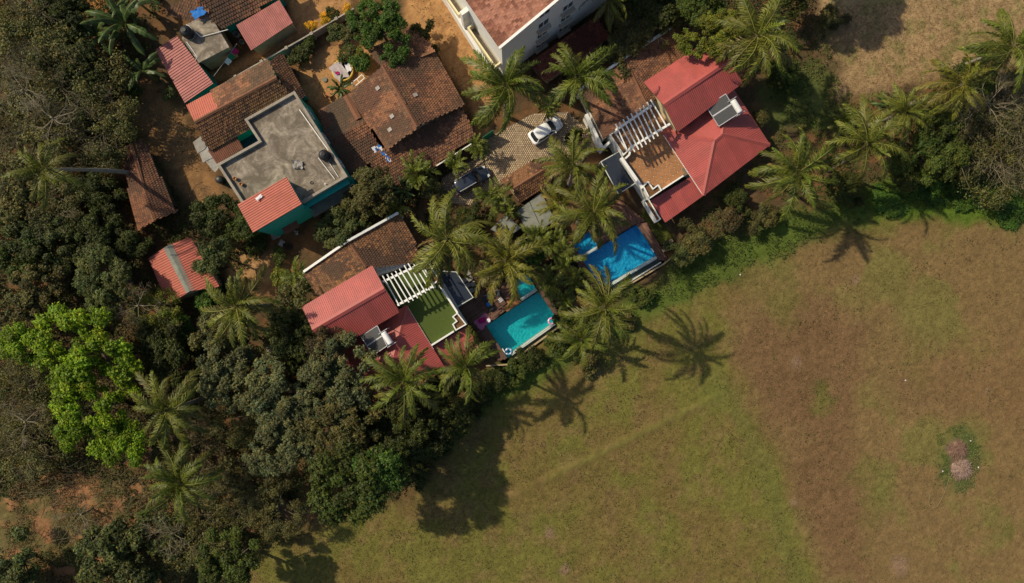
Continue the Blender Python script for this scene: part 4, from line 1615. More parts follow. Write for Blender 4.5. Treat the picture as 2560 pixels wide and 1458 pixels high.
# yellow balconies on the lane side, white fins between them
for k in range(3):
    a = q0 + dirn * (0.3 + k * 7.2) - wd * 0.8
    b = q0 + dirn * (5.6 + k * 7.2) - wd * 0.8
    for zz in (3.0,):
        m = MB()
        m.path([a.to_2d() + wd.to_2d() * 0.75, a.to_2d(), b.to_2d(), b.to_2d() + wd.to_2d() * 0.75], 0.18, zz, zz + 1.05)
        m.build('balcony', M_cream, wb)
        m = MB()
        m.prism([a.to_2d(), a.to_2d() + wd.to_2d() * 0.78, b.to_2d() + wd.to_2d() * 0.78, b.to_2d()], zz - 0.12, zz + 0.001)
        m.build('balcony_floor', M_concl, wb)
    m = MB()
    c = q0 + dirn * (6.4 + k * 7.2)
    m.prism([x.to_2d() for x in (c, c - wd * 0.9, c - wd * 0.9 + dirn * 0.5, c + dirn * 0.5)], -0.3, 6.0)
    m.build('fin_wall', M_white, wb)
lw = MB()
lw.path([P(*z5(60, -110), 2.0), P(*z5(135, 0), 2.0), P(*z5(512, 612), 2.0)], 0.42, -0.2, 2.0)
tag(lw.build('lane_wall', M_white), 'long white plastered wall between the sandy lane and the white building', 'wall')
m = MB()
m.prism([P(*p, 0.4).to_2d() for p in (z5(170, -40), z5(300, -40), z5(640, 540), z5(520, 600))], -0.1, 0.35)
structure(m.build('terrace_paving', M_rust))
rr = thing('red_tiled_annex', 'low dark red roofed annex in the shade of the white building', 'outbuilding')
q = [(*z5(850, 560), 2.9), (*z5(1420, 140), 2.9), (*z5(1535, 330), 2.6), (*z5(980, 700), 2.6)]
tile_roof(rr, [q], TILE_DRED, tw=0.3, tl=0.36, seed=61)
walls(rr, q, -0.3, 2.4, M_tanwall, 0.6)
# ------------------------------------------------------------------ pools, decks, driveway
def z3p(x, y):
    return (1120 + x / 4.045, 560 + y / 4.045)


WZ = 0.10


def pool(label, main, shelf, basin, weir_in, step):
    root = thing('swimming_pool', label, 'pool')
    mn = [P(*p, WZ).to_2d() for p in main]          # left, top, right, bottom
    sh = [P(*p, WZ).to_2d() for p in shelf]

    def basin_mesh(q, depth, name):
        if sum(q[i].x * q[(i + 1) % 4].y - q[(i + 1) % 4].x * q[i].y for i in range(4)) < 0:
            q = q[::-1]
        m = MB()
        lo = [(p.x, p.y, -depth) for p in q]
        hi = [(p.x, p.y, WZ + 0.08) for p in q]
        m.add(lo + hi, [(0, 1, 2, 3)] + [(i, i + 4, (i + 1) % 4 + 4, (i + 1) % 4) for i in range(4)])
        return m.build(name, basin, root)
    basin_mesh(mn, 1.5, 'basin')
    basin_mesh(sh, 0.6, 'shelf_basin')
    for q, nm in ((mn, 'water'), (sh, 'shelf_water')):
        m = MB()
        c = sum(q, Vector((0, 0))) / 4
        qq = [c + (p - c) * 0.999 for p in q]
        if sum(qq[i].x * qq[(i + 1) % 4].y - qq[(i + 1) % 4].x * qq[i].y for i in range(4)) < 0:
            qq = qq[::-1]
        m.add([(p.x, p.y, WZ) for p in qq], [(0, 1, 2, 3)])
        m.build(nm, M_water, root)
    # rim of dark timber on three sides
    m = MB()
    A, B, C, D = mn
    o1 = (A - B).normalized()
    m.path([D + (D - C).normalized() * 0.25, A + (A - B).normalized() * 0.0 + (D - C).normalized() * 0.25], 0.46, -0.3, WZ + 0.085)
    m.build('rim', M_rim, root)
    m = MB()
    m.path([B + (B - A).normalized() * 0.25, C + (C - D).normalized() * 0.25], 0.46, -0.3, WZ + 0.085)
    m.build('rim', M_rim, root)
    # divider between shelf and main pool, and the overflow weir with its catch channel
    a, b = [P(*p, WZ).to_2d() for p in step]
    m = MB()
    m.path([a, b], 0.36, -0.6, WZ + 0.03)
    m.build('divider', M_weir, root)
    out = Vector((D - A)).normalized()
    w0, w1 = P(*weir_in[0], WZ).to_2d(), P(*weir_in[1], WZ).to_2d()
    m = MB()
    m.path([w0, w1], 0.34, -1.5, WZ + 0.035)
    m.build('weir', M_weir, root)
    m = MB()
    m.path([D + out * 0.72, C + out * 0.72], 0.14, -0.9, 0.12)
    m.build('channel_wall', M_weir, root)
    m = MB()
    m.path([D + out * 0.35, C + out * 0.35], 0.70, -0.9, -0.42)
    m.build('channel_floor', M_channel, root)
    # steel ladder-like handrail
    return root


M_rim = mat('dark_timber', (0.105, 0.058, 0.042), 0.75, 0.25, 5, 0.15)
pool('turquoise pool with an overflow edge and two swim rings', [z3p(385, 1030), z3p(912, 688), z3p(1112, 978), z3p(600, 1352)],
     [(1302, 751), (1342, 725), (1317, 683), (1277, 709)], M_poolt, [z3p(640, 1318), z3p(1104, 990)], [z3p(730, 775), z3p(898, 662)])
pool('deep blue mosaic pool with an overflow edge below the tiled terrace', [z3p(1345, 352), z3p(1903, 12), z3p(2122, 336), z3p(1565, 680)],
     [(1454, 645), (1497, 617), (1472, 577), (1429, 604)], M_poolb, [z3p(1600, 640), z3p(2108, 340)], [z3p(1335, 342), z3p(1512, 238)])


def deck(polys, base, seed, dirpx):
    d = (P(*dirpx[1]) - P(*dirpx[0]))
    V, Fq, C = [], [], []
    r = random.Random(seed)
    um = MB()
    for poly in polys:
        f = Facet([(*p, 0.12) for p in poly], down=d)
        um.prism([p.to_2d() for p in f.pts], -0.15, 0.10)
        w = 0.145
        u = f.u0
        while u < f.u1:
            sp = f.span(min(max(u + w / 2, f.u0 + 1e-3), f.u1 - 1e-3))
            if sp and sp[1] - sp[0] > 0.1:
                a = sp[0]
                while a < sp[1] - 0.05:
                    b = min(sp[1], a + r.uniform(1.6, 2.8))
                    n = len(V)
                    h = 0.012 + r.uniform(0, 0.006)
                    for (x, y, z) in ((u, a, 0), (u + w - 0.012, a, 0), (u + w - 0.012, b - 0.008, 0), (u, b - 0.008, 0), (u, a, h), (u + w - 0.012, a, h), (u + w - 0.012, b - 0.008, h), (u, b - 0.008, h)):
                        V.append(tuple(f.at(x, y, z)))
                    fc = [(4, 5, 6, 7), (0, 1, 5, 4), (1, 2, 6, 5), (2, 3, 7, 6), (3, 0, 4, 7)]
                    k = r.uniform(0.72, 1.25)
                    for q in fc:
                        Fq.append([n + i for i in q])
                        C.append([c * k for c in base])
                    a = b
            u += w
    g = structure(um.build('pool_deck', M_under))
    me = mesh_np('planks', np.array(V), np.array(Fq), np.array(C))
    me.materials.append(M_wood)
    stuff(link('planks', me, g))
    return g


deck([[(1143, 769), (1196, 731), (1272, 703), (1300, 751), (1216, 813), (1190, 828)], [(1189, 831), (1216, 815), (1268, 895), (1246, 903)],
      [(1320, 682), (1348, 727), (1396, 801), (1408, 794), (1358, 719), (1330, 676)]], (0.135, 0.072, 0.05), 3, ((1143, 769), (1196, 733)))
deck([[(1591, 560), (1648, 651), (1672, 652), (1616, 556)], [(1498, 618), (1470, 575), (1552, 500), (1614, 553), (1591, 560)],
      [(1404, 606), (1427, 604), (1509, 729), (1494, 736)]], (0.17, 0.085, 0.06), 4, ((1591, 562), (1647, 651)))
# hardwood sun platform at the pool side
m = MB()
for k in range(9):
    t0, t1 = k / 9 + 0.006, (k + 1) / 9 - 0.006
    a, b, c, d = P(1253, 761, .3), P(1293, 741, .3), P(1304, 755, .3), P(1267, 780, .3)
    m.prism([x.to_2d() for x in (a.lerp(b, t0), a.lerp(b, t1), d.lerp(c, t1), d.lerp(c, t0))], 0.125, 0.34)
tag(m.build('sun_platform', M_chair), 'low brown wooden platform at the edge of the turquoise pool', 'platform')

# driveway
DRV = [(1085, 505), (1105, 445), (1195, 392), (1215, 348), (1330, 285), (1420, 280), (1500, 350), (1440, 425), (1365, 398), (1262, 455), (1190, 515)]
m = MB()
tri = [P(*p, 0.0).to_2d() for p in DRV]
m.prism(tri, -0.15, 0.03)
drv = structure(m.build('driveway', M_grout))
hx = 0.25
V, Fq, C = [], [], []
pp = [(p.x, p.y) for p in tri]
xs = np.arange(min(p[0] for p in pp), max(p[0] for p in pp), hx)
ys = np.arange(min(p[1] for p in pp), max(p[1] for p in pp), hx * 0.866)
for j, y in enumerate(ys):
    xx = xs + (j % 2) * hx / 2
    sd = poly_sd(xx, np.full(xx.shape, y), pp)
    for x, s in zip(xx, sd):
        if s < 0.1:
            continue
        n = len(V)
        r = hx / 1.732 - 0.022
        h = 0.055 + random.uniform(0, 0.012)
        ring = [(x + r * math.sin(a * math.pi / 3), y + r * math.cos(a * math.pi / 3)) for a in range(6)]
        V += [(*p, 0.0) for p in ring] + [(*p, h) for p in ring] + [(x, y, h + 0.004)]
        base = random.choice([(0.40, 0.30, 0.19), (0.36, 0.26, 0.165), (0.44, 0.335, 0.22), (0.33, 0.235, 0.15)])
        k = random.uniform(0.85, 1.1)
        for a in range(6):
            b = (a + 1) % 6
            Fq.append((n + a, n + a, n + a + 6, n + b + 6) if False else (n + b, n + a, n + a + 6, n + b + 6))
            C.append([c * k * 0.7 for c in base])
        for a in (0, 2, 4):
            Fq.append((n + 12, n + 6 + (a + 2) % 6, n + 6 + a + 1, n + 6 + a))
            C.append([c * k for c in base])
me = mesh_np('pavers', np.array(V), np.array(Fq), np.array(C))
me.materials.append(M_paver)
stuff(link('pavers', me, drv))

# gate house with tile roof, two slab-roofed pump rooms
gh = thing('gate_house', 'small gate house with brown tile gable roof beside the paved drive', 'outbuilding')
tile_roof(gh, [[(1254, 451, 2.6), (1340, 396, 2.6), (1360, 425, 3.3), (1283, 472, 3.3)], [(1283, 472, 3.3), (1360, 425, 3.3), (1378, 456, 2.6), (1298, 509, 2.6)]], TILE_BROWN, seed=71)
ridge_cap(gh, (1281, 473, 3.3), (1361, 424, 3.3), M_ridge, 0.3, 0.09, 0.08)
walls(gh, [(1254, 451, 2.6), (1340, 396, 2.6), (1378, 456, 2.6), (1298, 509, 2.6)], -0.2, 2.5, M_tanwall, 0.4)
for k, (q, lb) in enumerate((([(1294, 527), (1353, 481), (1388, 552), (1320, 590)], 'low pump room with mossy two-panel slab roof littered with dry leaves'), ([(1226, 574), (1264, 537), (1303, 570), (1270, 592)], 'low box room with grey-green slab roof beneath the palm fronds'))):
    pr = thing('pump_room', lb, 'outbuilding')
    w2 = [P(*p, 2.2) for p in q]
    m = MB()
    m.prism(inset(w2, 0.15), -0.2, 2.05)
    m.build('wall', M_green if k == 0 else M_tanwall, pr)
    a, b, c, d = [x.to_2d() for x in w2]
    for t0, t1 in ((0, 0.49), (0.51, 1.0)):
        m = MB()
        m.prism([a.lerp(b, t0), a.lerp(b, t1), d.lerp(c, t1), d.lerp(c, t0)], 2.052, 2.2)
        m.build('roof_panel', M_slate, pr)
gt = MB()
gt.path([P(1206, 344, 2.0), P(1233, 325, 2.0)], 0.06, 0.0, 2.0)
tag(gt.build('gate', M_green), 'green sheet gate at the entrance of the paved drive', 'gate')


# ------------------------------------------------------------------ cars
def car(name, label, px, py, ang, L, W, Hh, paint, belt, suv=False):
    root = thing(name, label, 'car', P(px, py, 0.9) * 1.0, ang)
    root.location.z = 0.06
    hw = W / 2
    secs = [(-L / 2, 0.70, 0.42, belt - 0.16), (-L / 2 + 0.10, 0.90, 0.30, belt - 0.03), (-L / 2 + 0.5, 0.98, 0.26, belt + 0.02), (-0.6, 1.0, 0.24, belt), (0.6, 1.0, 0.24, belt - 0.02),
            (L / 2 - 1.1, 0.99, 0.25, belt - 0.06), (L / 2 - 0.5, 0.95, 0.27, belt - 0.14), (L / 2 - 0.14, 0.84, 0.32, belt - 0.26), (L / 2, 0.60, 0.42, belt - 0.36)]
    m = MB()
    ring = [(-0.90, 0.0, 0), (-1.0, 0.22, 0), (-1.0, 0.72, 0), (-0.95, 0.94, 0), (-0.80, 1.0, 0), (-0.4, 1.0, 0.025), (0.0, 1.0, 0.035), (0.4, 1.0, 0.025), (0.80, 1.0, 0), (0.95, 0.94, 0), (1.0, 0.72, 0), (1.0, 0.22, 0), (0.90, 0.0, 0)]
    K = len(ring)
    vs = []
    for x, k, z0_, z1_ in secs:
        for a, b, c in ring:
            vs.append((x, a * hw * k, z0_ + (z1_ - z0_) * b + c))
    fs = []
    for i in range(len(secs) - 1):
        for j in range(K):
            a = i * K + j
            b = i * K + (j + 1) % K
            fs.append((a, b, b + K, a + K))
    fs.append(tuple(range(K)))
    e = (len(secs) - 1) * K
    fs.append(tuple(e + j for j in reversed(range(K))))
    m.add(vs, fs)
    m.build('body', paint, root, smooth=True)
    # greenhouse: rounded in plan, glass band below a painted roof panel
    xb0, xb1 = (-L / 2 + 0.24, 1.18) if not suv else (-L / 2 + 0.12, 1.15)
    xt0, xt1 = (-L / 2 + 0.70, 0.46) if not suv else (-L / 2 + 0.36, 0.45)
    wb_, wt_ = hw * 0.94, hw * 0.77
    zb_, zt_ = belt - 0.02, Hh - 0.05

    def ringp(x0, x1, w, z, n=28, e=4.0):
        out = []
        for i in range(n):
            a = 2 * math.pi * (i + 0.5) / n
            ca, sa = math.cos(a), math.sin(a)
            out.append(Vector(((x0 + x1) / 2 + (x1 - x0) / 2 * math.copysign(abs(ca) ** (2 / e), ca), w * math.copysign(abs(sa) ** (2 / e), sa), z)))
        return out
    lo, mi_, hi = ringp(xb0, xb1, wb_, zb_), ringp(xb0 * .45 + xt0 * .55, xb1 * .45 + xt1 * .55, wb_ * .5 + wt_ * .5, zb_ * .4 + zt_ * .6), ringp(xt0, xt1, wt_, zt_)
    n = len(lo)
    segs = {'windscreen': [], 'rear_window': [], 'side_window': [], 'side_window_far': []}
    for i in range(n):
        a = (i + 1.0) / n * 360
        k = 'windscreen' if (a < 48 or a > 312) else ('rear_window' if 132 < a < 228 else ('side_window' if a < 180 else 'side_window_far'))
        segs[k].append(i)
    for k, ids in segs.items():
        m = MB()
        for i in ids:
            j = (i + 1) % n
            m.add([lo[i], lo[j], mi_[j], mi_[i]], [(0, 1, 2, 3)])
            m.add([mi_[i], mi_[j], hi[j], hi[i]], [(0, 1, 2, 3)])
        m.build(k.replace('_far', ''), M_window, root, smooth=True)
    m = MB()
    for i in (3, 10, 17, 24):
        m.bar(lo[i] * 1.003, mi_[i] * 1.003, 0.08, 0.06)
        m.bar(mi_[i] * 1.003, hi[i], 0.08, 0.06)
    for i in (6, 21):
        m.bar(lo[i] * 1.003, mi_[i] * 1.003, 0.07, 0.05)
        m.bar(mi_[i] * 1.003, hi[i], 0.07, 0.05)
    m.build('pillars', paint, root)
    m = MB()
    c0 = Vector(((xt0 + xt1) / 2, 0, zt_))
    vs = [c0 + Vector((0, 0, 0.09))]
    for f_, dz in ((0.45, 0.085), (0.8, 0.065), (1.0, 0.03), (1.04, 0.0)):
        vs += [c0 + (p - c0) * f_ + Vector((0, 0, dz)) for p in hi]
    fs = [(0, 1 + i, 1 + (i + 1) % n) for i in range(n)]
    for r_ in range(3):
        for i in range(n):
            a_, b_ = 1 + r_ * n + i, 1 + r_ * n + (i + 1) % n
            fs.append((a_, a_ + n, b_ + n, b_))
    m.add(vs, fs)
    m.build('roof_panel', paint, root, smooth=True)
    wr = 0.31 if not suv else 0.36
    for x in (-L / 2 + 0.78, L / 2 - 0.80):
        for s in (-1, 1):
            m = MB()
            m.lathe([(wr * 0.65, -0.1), (wr * 0.95, -0.1), (wr, -0.06), (wr, 0.06), (wr * 0.95, 0.1), (wr * 0.65, 0.1)], c=(x, s * (hw - 0.10), wr), n=20, axis=(0, s, 0))
            w = m.build('wheel', M_tyre, root)
            m = MB()
            m.lathe([(wr * 0.6, 0.08), (wr * 0.55, 0.112), (wr * 0.15, 0.10)], c=(x, s * (hw - 0.10), wr), n=14, axis=(0, s, 0))
            m.build('rim', M_alu, w)
    for s in (-1, 1):
        m = MB()
        m.box((L / 2 - 0.30, s * hw * 0.62, belt - 0.24), (0.36, 0.30, 0.14), s * R(-18))
        m.build('headlight', M_lamp, root, bevel=0.03)
        m = MB()
        m.box((-L / 2 + 0.10, s * hw * 0.68, belt - 0.16), (0.14, 0.28, 0.2), s * R(12))
        m.build('tail_light', M_lampr, root, bevel=0.02)
        m = MB()
        m.box((xb1 - 0.35, s * (hw + 0.06), belt + 0.06), (0.14, 0.2, 0.12))
        m.build('wing_mirror', paint, root, bevel=0.03)
        if suv:
            m = MB()
            m.bar((xt0 + 0.1, s * wt_ * 0.97, zt_ + 0.12), (xt1 - 0.1, s * wt_ * 0.97, zt_ + 0.12), 0.05, 0.05)
            for x in (xt0 + 0.15, xt1 - 0.15):
                m.box((x, s * wt_ * 0.97, zt_ + 0.05), (0.06, 0.04, 0.12))
            m.build('roof_rail', M_alu, root)
    m = MB()
    m.box((L / 2 - 0.02, 0, 0.40), (0.06, 0.9, 0.14))
    m.build('grille', M_black, root)
    return root


car('parked_car', 'white hatchback car parked on the sunlit paving under the palms', 1364, 325, R(33.5), 4.25, 1.75, 1.50, M_carw, 0.93)
car('parked_car', 'dark blue car with silver roof rails parked in palm shade', 1178, 450, R(30), 4.6, 1.85, 1.72, M_carb, 1.05, True)


# ------------------------------------------------------------------ pool-side things
def zz7(x, y):
    return (1160 + x / 7.28, 620 + y / 7.28)


def lounger(label, px, py, rz, mframe, mmat, mtowel):
    t = thing('sun_lounger', label, 'sun lounger', P(px, py, 0.3), rz, 'sun loungers by the turquoise pool')
    t.location.z = 0.14
    m = MB()
    m.box((0, 0.30, 0.26), (1.9, 0.05, 0.07))
    m.box((0, -0.30, 0.26), (1.9, 0.05, 0.07))
    for k in range(8):
        m.box((-0.85 + k * 0.24, 0, 0.28), (0.12, 0.56, 0.03))
    m.build('frame', mframe, t)
    for x in (-0.8, 0.8):
        for y in (-0.28, 0.28):
            m = MB()
            m.box((x, y, 0.11), (0.05, 0.05, 0.22))
            m.build('leg', mframe, t)
    m = MB()
    m.box((-0.25, 0, 0.34), (1.3, 0.6, 0.08))
    m.build('mattress', mmat, t, bevel=0.03)
    m = MB()
    m.box((0.67, 0, 0.50), (0.66, 0.6, 0.08), rot=Matrix.Rotation(R(-32), 3, 'Y'))
    m.build('backrest', mmat, t, bevel=0.03)
    tw = MB()
    for k in range(5):
        tw.box((-0.30 + k * 0.09, 0, 0.394), (0.089, 0.5, 0.018), mi=k % 2)
    tw.build('towel', mtowel, t)
    return t


lounger('black sun lounger with a bright blue towel by the turquoise pool', *zz7(440, 1010), R(123), M_black, M_black, [M_blue, M_blue])
lounger('sun lounger with a white and dark striped towel by the wooden platform', *zz7(655, 930), R(128), M_rim, M_rim, [M_whitec, M_black])
lounger('dark grey sun lounger half under the palm fronds by the pool', *zz7(505, 862), R(20), M_black, M_slate, [M_slate, M_slate])


def table(label, px, py, r, mt, square=False):
    t = thing('side_table', label, 'table', P(px, py, 0.55))
    t.location.z = 0.14
    m = MB()
    if square:
        m.box((0, 0, 0.42), (2 * r, 2 * r, 0.05), R(30))
    else:
        m.lathe([(r, 0.42), (r, 0.46), (r * 0.9, 0.47)], n=20)
    m.build('table_top', mt, t)
    m = MB()
    m.tube([(0, 0, 0.0), (0, 0, 0.42)], [0.05, 0.04], 8)
    m.lathe([(r * 0.6, 0), (r * 0.6, 0.03)], n=16)
    m.build('pedestal', M_black, t)
    return t


table('small square pale table between the sun loungers', *zz7(595, 795), 0.26, M_step, True)
table('small round white table at the corner of the turquoise pool', *zz7(447, 1320), 0.24, M_whitec)
crumple('beach_mat', 'pink mat spread on the deck at the corner of the turquoise pool', 'mat', 1207, 804, 0.13, 1.7, 1.25, M_pinkc, R(40), 0.03, 9)
for k, (x, y, lb) in enumerate(((305, 1330, 'magenta cushion on the pink mat, nearer the terrace'), (355, 1310, 'magenta cushion on the pink mat, nearer the round white table'))):
    m = MB()
    m.lathe([(0.24, 0.0), (0.32, 0.08), (0.26, 0.18), (0.05, 0.2)], n=10)
    o = m.build('cushion', M_magenta, smooth=True)
    o.location = P(*zz7(x, y), 0.18)
    tag(o, lb, 'cushion')


def swim_ring(label, px, py, cols):
    m = MB()
    n, k = 24, 10
    Rr, r = 0.33, 0.125
    vs = []
    for i in range(n):
        for j in range(k):
            a, b = 2 * math.pi * i / n, 2 * math.pi * j / k
            vs.append(((Rr + r * math.cos(b)) * math.cos(a), (Rr + r * math.cos(b)) * math.sin(a), r * math.sin(b)))
    for i in range(n):
        for j in range(k):
            m.add([], [])
            m.f.append((i * k + j, ((i + 1) % n) * k + j, ((i + 1) % n) * k + (j + 1) % k, i * k + (j + 1) % k))
            m.mi.append((i // 2) % len(cols))
    m.v = vs
    o = m.build('swim_ring', cols, smooth=True)
    o.location = P(px, py, 0.2) * 1.0
    o.location.z = WZ + 0.06
    return tag(o, label, 'swim ring', 'swim rings in the turquoise pool')


M_ringp = mat('pink_vinyl', (0.62, 0.28, 0.50), 0.3, 0.1, 5, 0)
M_ringb = mat('blue_vinyl', (0.10, 0.32, 0.60), 0.3, 0.1, 5, 0)
swim_ring('pink and white swim ring near the right corner of the turquoise pool', *z3p(1047, 983), [M_ringp, M_whitec, M_ringp, M_ringp])
swim_ring('blue and white swim ring near the lowest corner of the turquoise pool', *z3p(613, 1290), [M_ringb, M_whitec, M_ringb])
for k, (x, y) in enumerate(((1170, 683), (1175, 697), (1183, 710), (1192, 723), (1162, 700), (1170, 713), (1178, 727))):
    m = MB()
    p = P(x, y, 0)
    m.box((p.x, p.y, 0.06), (0.6, 0.55, 0.16), R(31))
    if k == 0:
        stp = structure(link('stepping_path', None))
    m.build('paving_stone', M_step, stp, bevel=0.02)
for k, (x, y, pl) in enumerate(((1628, 622, 'blue'), (1256, 872, 'turquoise'))):
    m = MB()
    p = P(x, y, 0.3)
    m.bar((p.x, p.y, 0.45), (p.x + 0.28, p.y - 0.42, 0.45), 0.12, 0.05)
    m.bar((p.x, p.y, 0.45), (p.x + .1, p.y + .05, -0.4), 0.05, 0.05)
    m.bar((p.x + 0.28, p.y - 0.42, 0.45), (p.x + .38, p.y - .37, -0.4), 0.05, 0.05)
    tag(m.build('pool_rail', M_pipe), 'short white hand rail at the side of the %s pool' % pl, 'rail')
# low kerb wall along the field side of the plots
kw = MB()
kw.path([P(1215, 915, 0.3), P(1268, 912, 0.3), P(1405, 812, 0.3)], 0.16, -0.3, 0.25)
tag(kw.build('kerb_wall', M_tanwall), 'low kerb wall on the field side of the turquoise pool', 'wall')
kw = MB()
kw.path([P(1512, 748, 0.3), P(1660, 660, 0.3), P(1700, 628, 0.3)], 0.16, -0.3, 0.25)
tag(kw.build('kerb_wall', M_tanwall), 'low kerb wall on the field side of the blue pool', 'wall')
m = MB()
for k in range(3):
    a, b = P(1656, 612 + k * 8, 0.1 + 0.1 * (2 - k)), P(1682, 600 + k * 9, 0.1 + 0.1 * (2 - k))
    m.bar(a, b, 0.36, 0.14)
tag(m.build('garden_steps', M_tanwall), 'short worn garden steps beside the blue pool deck', 'steps')

# ------------------------------------------------------------------ yard things
wel = thing('round_well', 'round concrete well ring half covered with pale cloth in the sandy yard', 'well', P(*z4(325, 590), 0.0))
m = MB()
n = 28
m.tube([(1.2 * math.cos(2 * math.pi * i / n), 1.2 * math.sin(2 * math.pi * i / n), 0.35) for i in range(n + 1)], [0.12] * (n + 1), 6)
m.lathe([(1.22, -0.1), (1.26, 0.35), (1.14, 0.35), (1.1, -0.1)], n=28)
m.build('ring', M_yellow, wel)
m = MB()
m.lathe([(1.12, 0.10), (1.1, 0.14)], n=28)
m.build('water', M_window, wel)
crumple('cover_cloth', 'pale crumpled cloth spread over the left half of the round well', 'cloth', *z4(292, 592), 0.40, 1.5, 2.1, M_lilac, R(35), 0.07, 12)
crumple('cover_sheet', 'white rectangular sheet lying over the right half of the round well', 'sheet', *z4(368, 560), 0.47, 0.62, 0.9, M_whitec, R(20), 0.03, 13)
crumple('dark_bag', 'small dark purple bag on the pale cloth over the well', 'bag', *z4(276, 606), 0.52, 0.45, 0.35, M_magenta, R(10), 0.08, 14)
crumple('yellow_sack', 'pale yellow sack lying by the round well', 'sack', *z4(384, 475), 0.02, 0.62, 0.6, M_yellow, R(10), 0.16, 15)
m = MB()
q = [P(*z4(*p), 0.5) for p in ((392, 690), (482, 616), (500, 646), (415, 720))]
for i in range(4):
    m.bar(q[i], q[(i + 1) % 4], 0.09, 0.07)
m.bar((q[0] + q[1]) / 2, (q[2] + q[3]) / 2, 0.06, 0.06)
for p in q:
    m.bar(p, (p.x, p.y, -0.1), 0.06, 0.06)
tag(m.build('plant_stand', M_white), 'white metal frame stand at the eave of the old tiled house', 'stand')
ch = thing('wooden_chair', 'orange wooden chair beside the green plants in the sandy yard', 'chair', P(*z4(200, 790), 0.3), R(30))
ch.location.z = -0.05
m = MB()
m.box((0, 0, 0.45), (0.6, 0.55, 0.06))
m.build('seat', M_chair, ch)
m = MB()
m.box((-0.3, 0, 0.75), (0.06, 0.55, 0.6))
m.build('backrest', M_chair, ch)
for x in (-0.26, 0.26):
    for y in (-0.24, 0.24):
        m = MB()
        m.box((x, y, 0.21), (0.06, 0.06, 0.42))
        m.build('leg', M_chair, ch)
m = MB()
m.lathe([(0.28, 0), (0.28, 0.06), (0.2, 0.07)], c=P(*z4(172, 660), 0), n=16)
tag(m.build('drain_cover', M_slate), 'round grey drain cover in the sandy yard', 'drain cover')
m = MB()
c = P(720, 616, 0.25)
m.tube([c + Vector((0.3 * math.cos(a * .5236), 0.3 * math.sin(a * .5236), -0.1)) for a in range(13)], [0.11] * 13, 8)
tag(m.build('old_tyre', M_tyre, smooth=True), 'old black tyre on the bare ground below the teal wall', 'tyre')
m = MB()
p = P(682, 880, 0.5)
m.box((p.x, p.y, 0.25), (1.2, 1.9, 0.55), R(18))
m.box((p.x - 0.1, p.y + 0.5, 0.58), (1.3, 0.7, 0.1), R(18))
tag(m.build('concrete_block', M_concl, bevel=0.03), 'pale concrete plinth among the grey-green trees left of the villa', 'block')
for k, (x, y, s_) in enumerate(((655, 885, 1.3), (690, 905, 0.9))):
    pass
# rubble beside the teal wall
for k, (x, y, lb) in enumerate(((690, 590, 'pale rubble slab at the foot of the teal stair wall'), (705, 608, 'pale stone lump beside the old tyre'), (742, 582, 'white crumpled bag on the bare ground behind the teal wall'))):
    crumple('rubble', lb, 'rubble', x, y, 0.0, 1.0 - 0.25 * k, 0.7 - 0.15 * k, M_debris, R(20 + 40 * k), 0.14, 30 + k)


m = MB()
m.tube([P(x, y, 0.02) for x, y in ((2384, 1186), (2374, 1192), (2370, 1206), (2364, 1226), (2352, 1252), (2342, 1268), (2334, 1271), (2326, 1266), (2322, 1256), (2325, 1242), (2322, 1232), (2313, 1231))], [0.016] * 12, 5)
tag(m.build('rope', M_straw), 'thin straw-coloured rope curling away from the brush heap', 'rope')


# the dead brush heap in the field
def brush_heap(label, px, py, rx, ry, h, seed, mt):
    r = random.Random(seed)
    root = thing('brush_heap', label, 'brush heap', P(px, py, 0))
    m = MB()
    prof = []
    vs, fs = [], []
    n, k = 22, 6
    for j in range(k):
        t = j / (k - 1)
        for i in range(n):
            a = 2 * math.pi * i / n
            e = 1 + 0.22 * math.sin(a * 3 + seed) + 0.12 * math.sin(a * 7 + 2)
            rr = (1 - t)
            vs.append((rx * e * rr * math.cos(a), ry * e * rr * math.sin(a), -0.1 + h * (1 - rr ** 2) + r.uniform(-0.04, 0.04)))
    for j in range(k - 1):
        for i in range(n):
            fs.append((j * n + i, j * n + (i + 1) % n, (j + 1) * n + (i + 1) % n, (j + 1) * n + i))
    m.add(vs, fs)
    m.build('mound', mt, root, smooth=True)
    m = MB()
    for i in range(420):
        a = r.uniform(0, 6.28)
        d = math.sqrt(r.random()) * 1.05
        x, y = rx * d * math.cos(a), ry * d * math.sin(a)
        z = h * (1 - d * d) * 0.9 + 0.02
        b = r.uniform(0, 6.28)
        l = r.uniform(0.25, 0.7)
        m.bar((x, y, z), (x + l * math.cos(b), y + l * math.sin(b), z + r.uniform(-0.1, 0.25)), 0.018, 0.018)
    stuff(m.build('twigs', mt, root))
    return root


brush_heap('heap of brown dead brush in the green patch in the field', 2393, 1124, 0.85, 0.75, 0.5, 3, M_brush)
brush_heap('paler heap of dead brush below the brown one in the field', 2403, 1172, 1.0, 1.05, 0.55, 5, M_straw_p if 'M_straw_p' in globals() else mat('pale_brush', (0.33, 0.225, 0.18), 0.95, 0.3, 7, 0.4))
for k, (x, y, lb) in enumerate(((2425, 1102, 'white scrap of litter at the upper right of the brush heap'), (2445, 1168, 'white scrap of litter at the right of the paler brush heap'), (2356, 1178, 'white scrap of litter at the left of the paler brush heap'), (2263, 951, 'single pale scrap of litter out in the open field'), (1850, 687, 'white scrap of litter at the green edge of the field'))):
    crumple('litter', lb, 'litter', x, y, 0.0, 0.17, 0.12, M_whitec, k, 0.04, 40 + k)
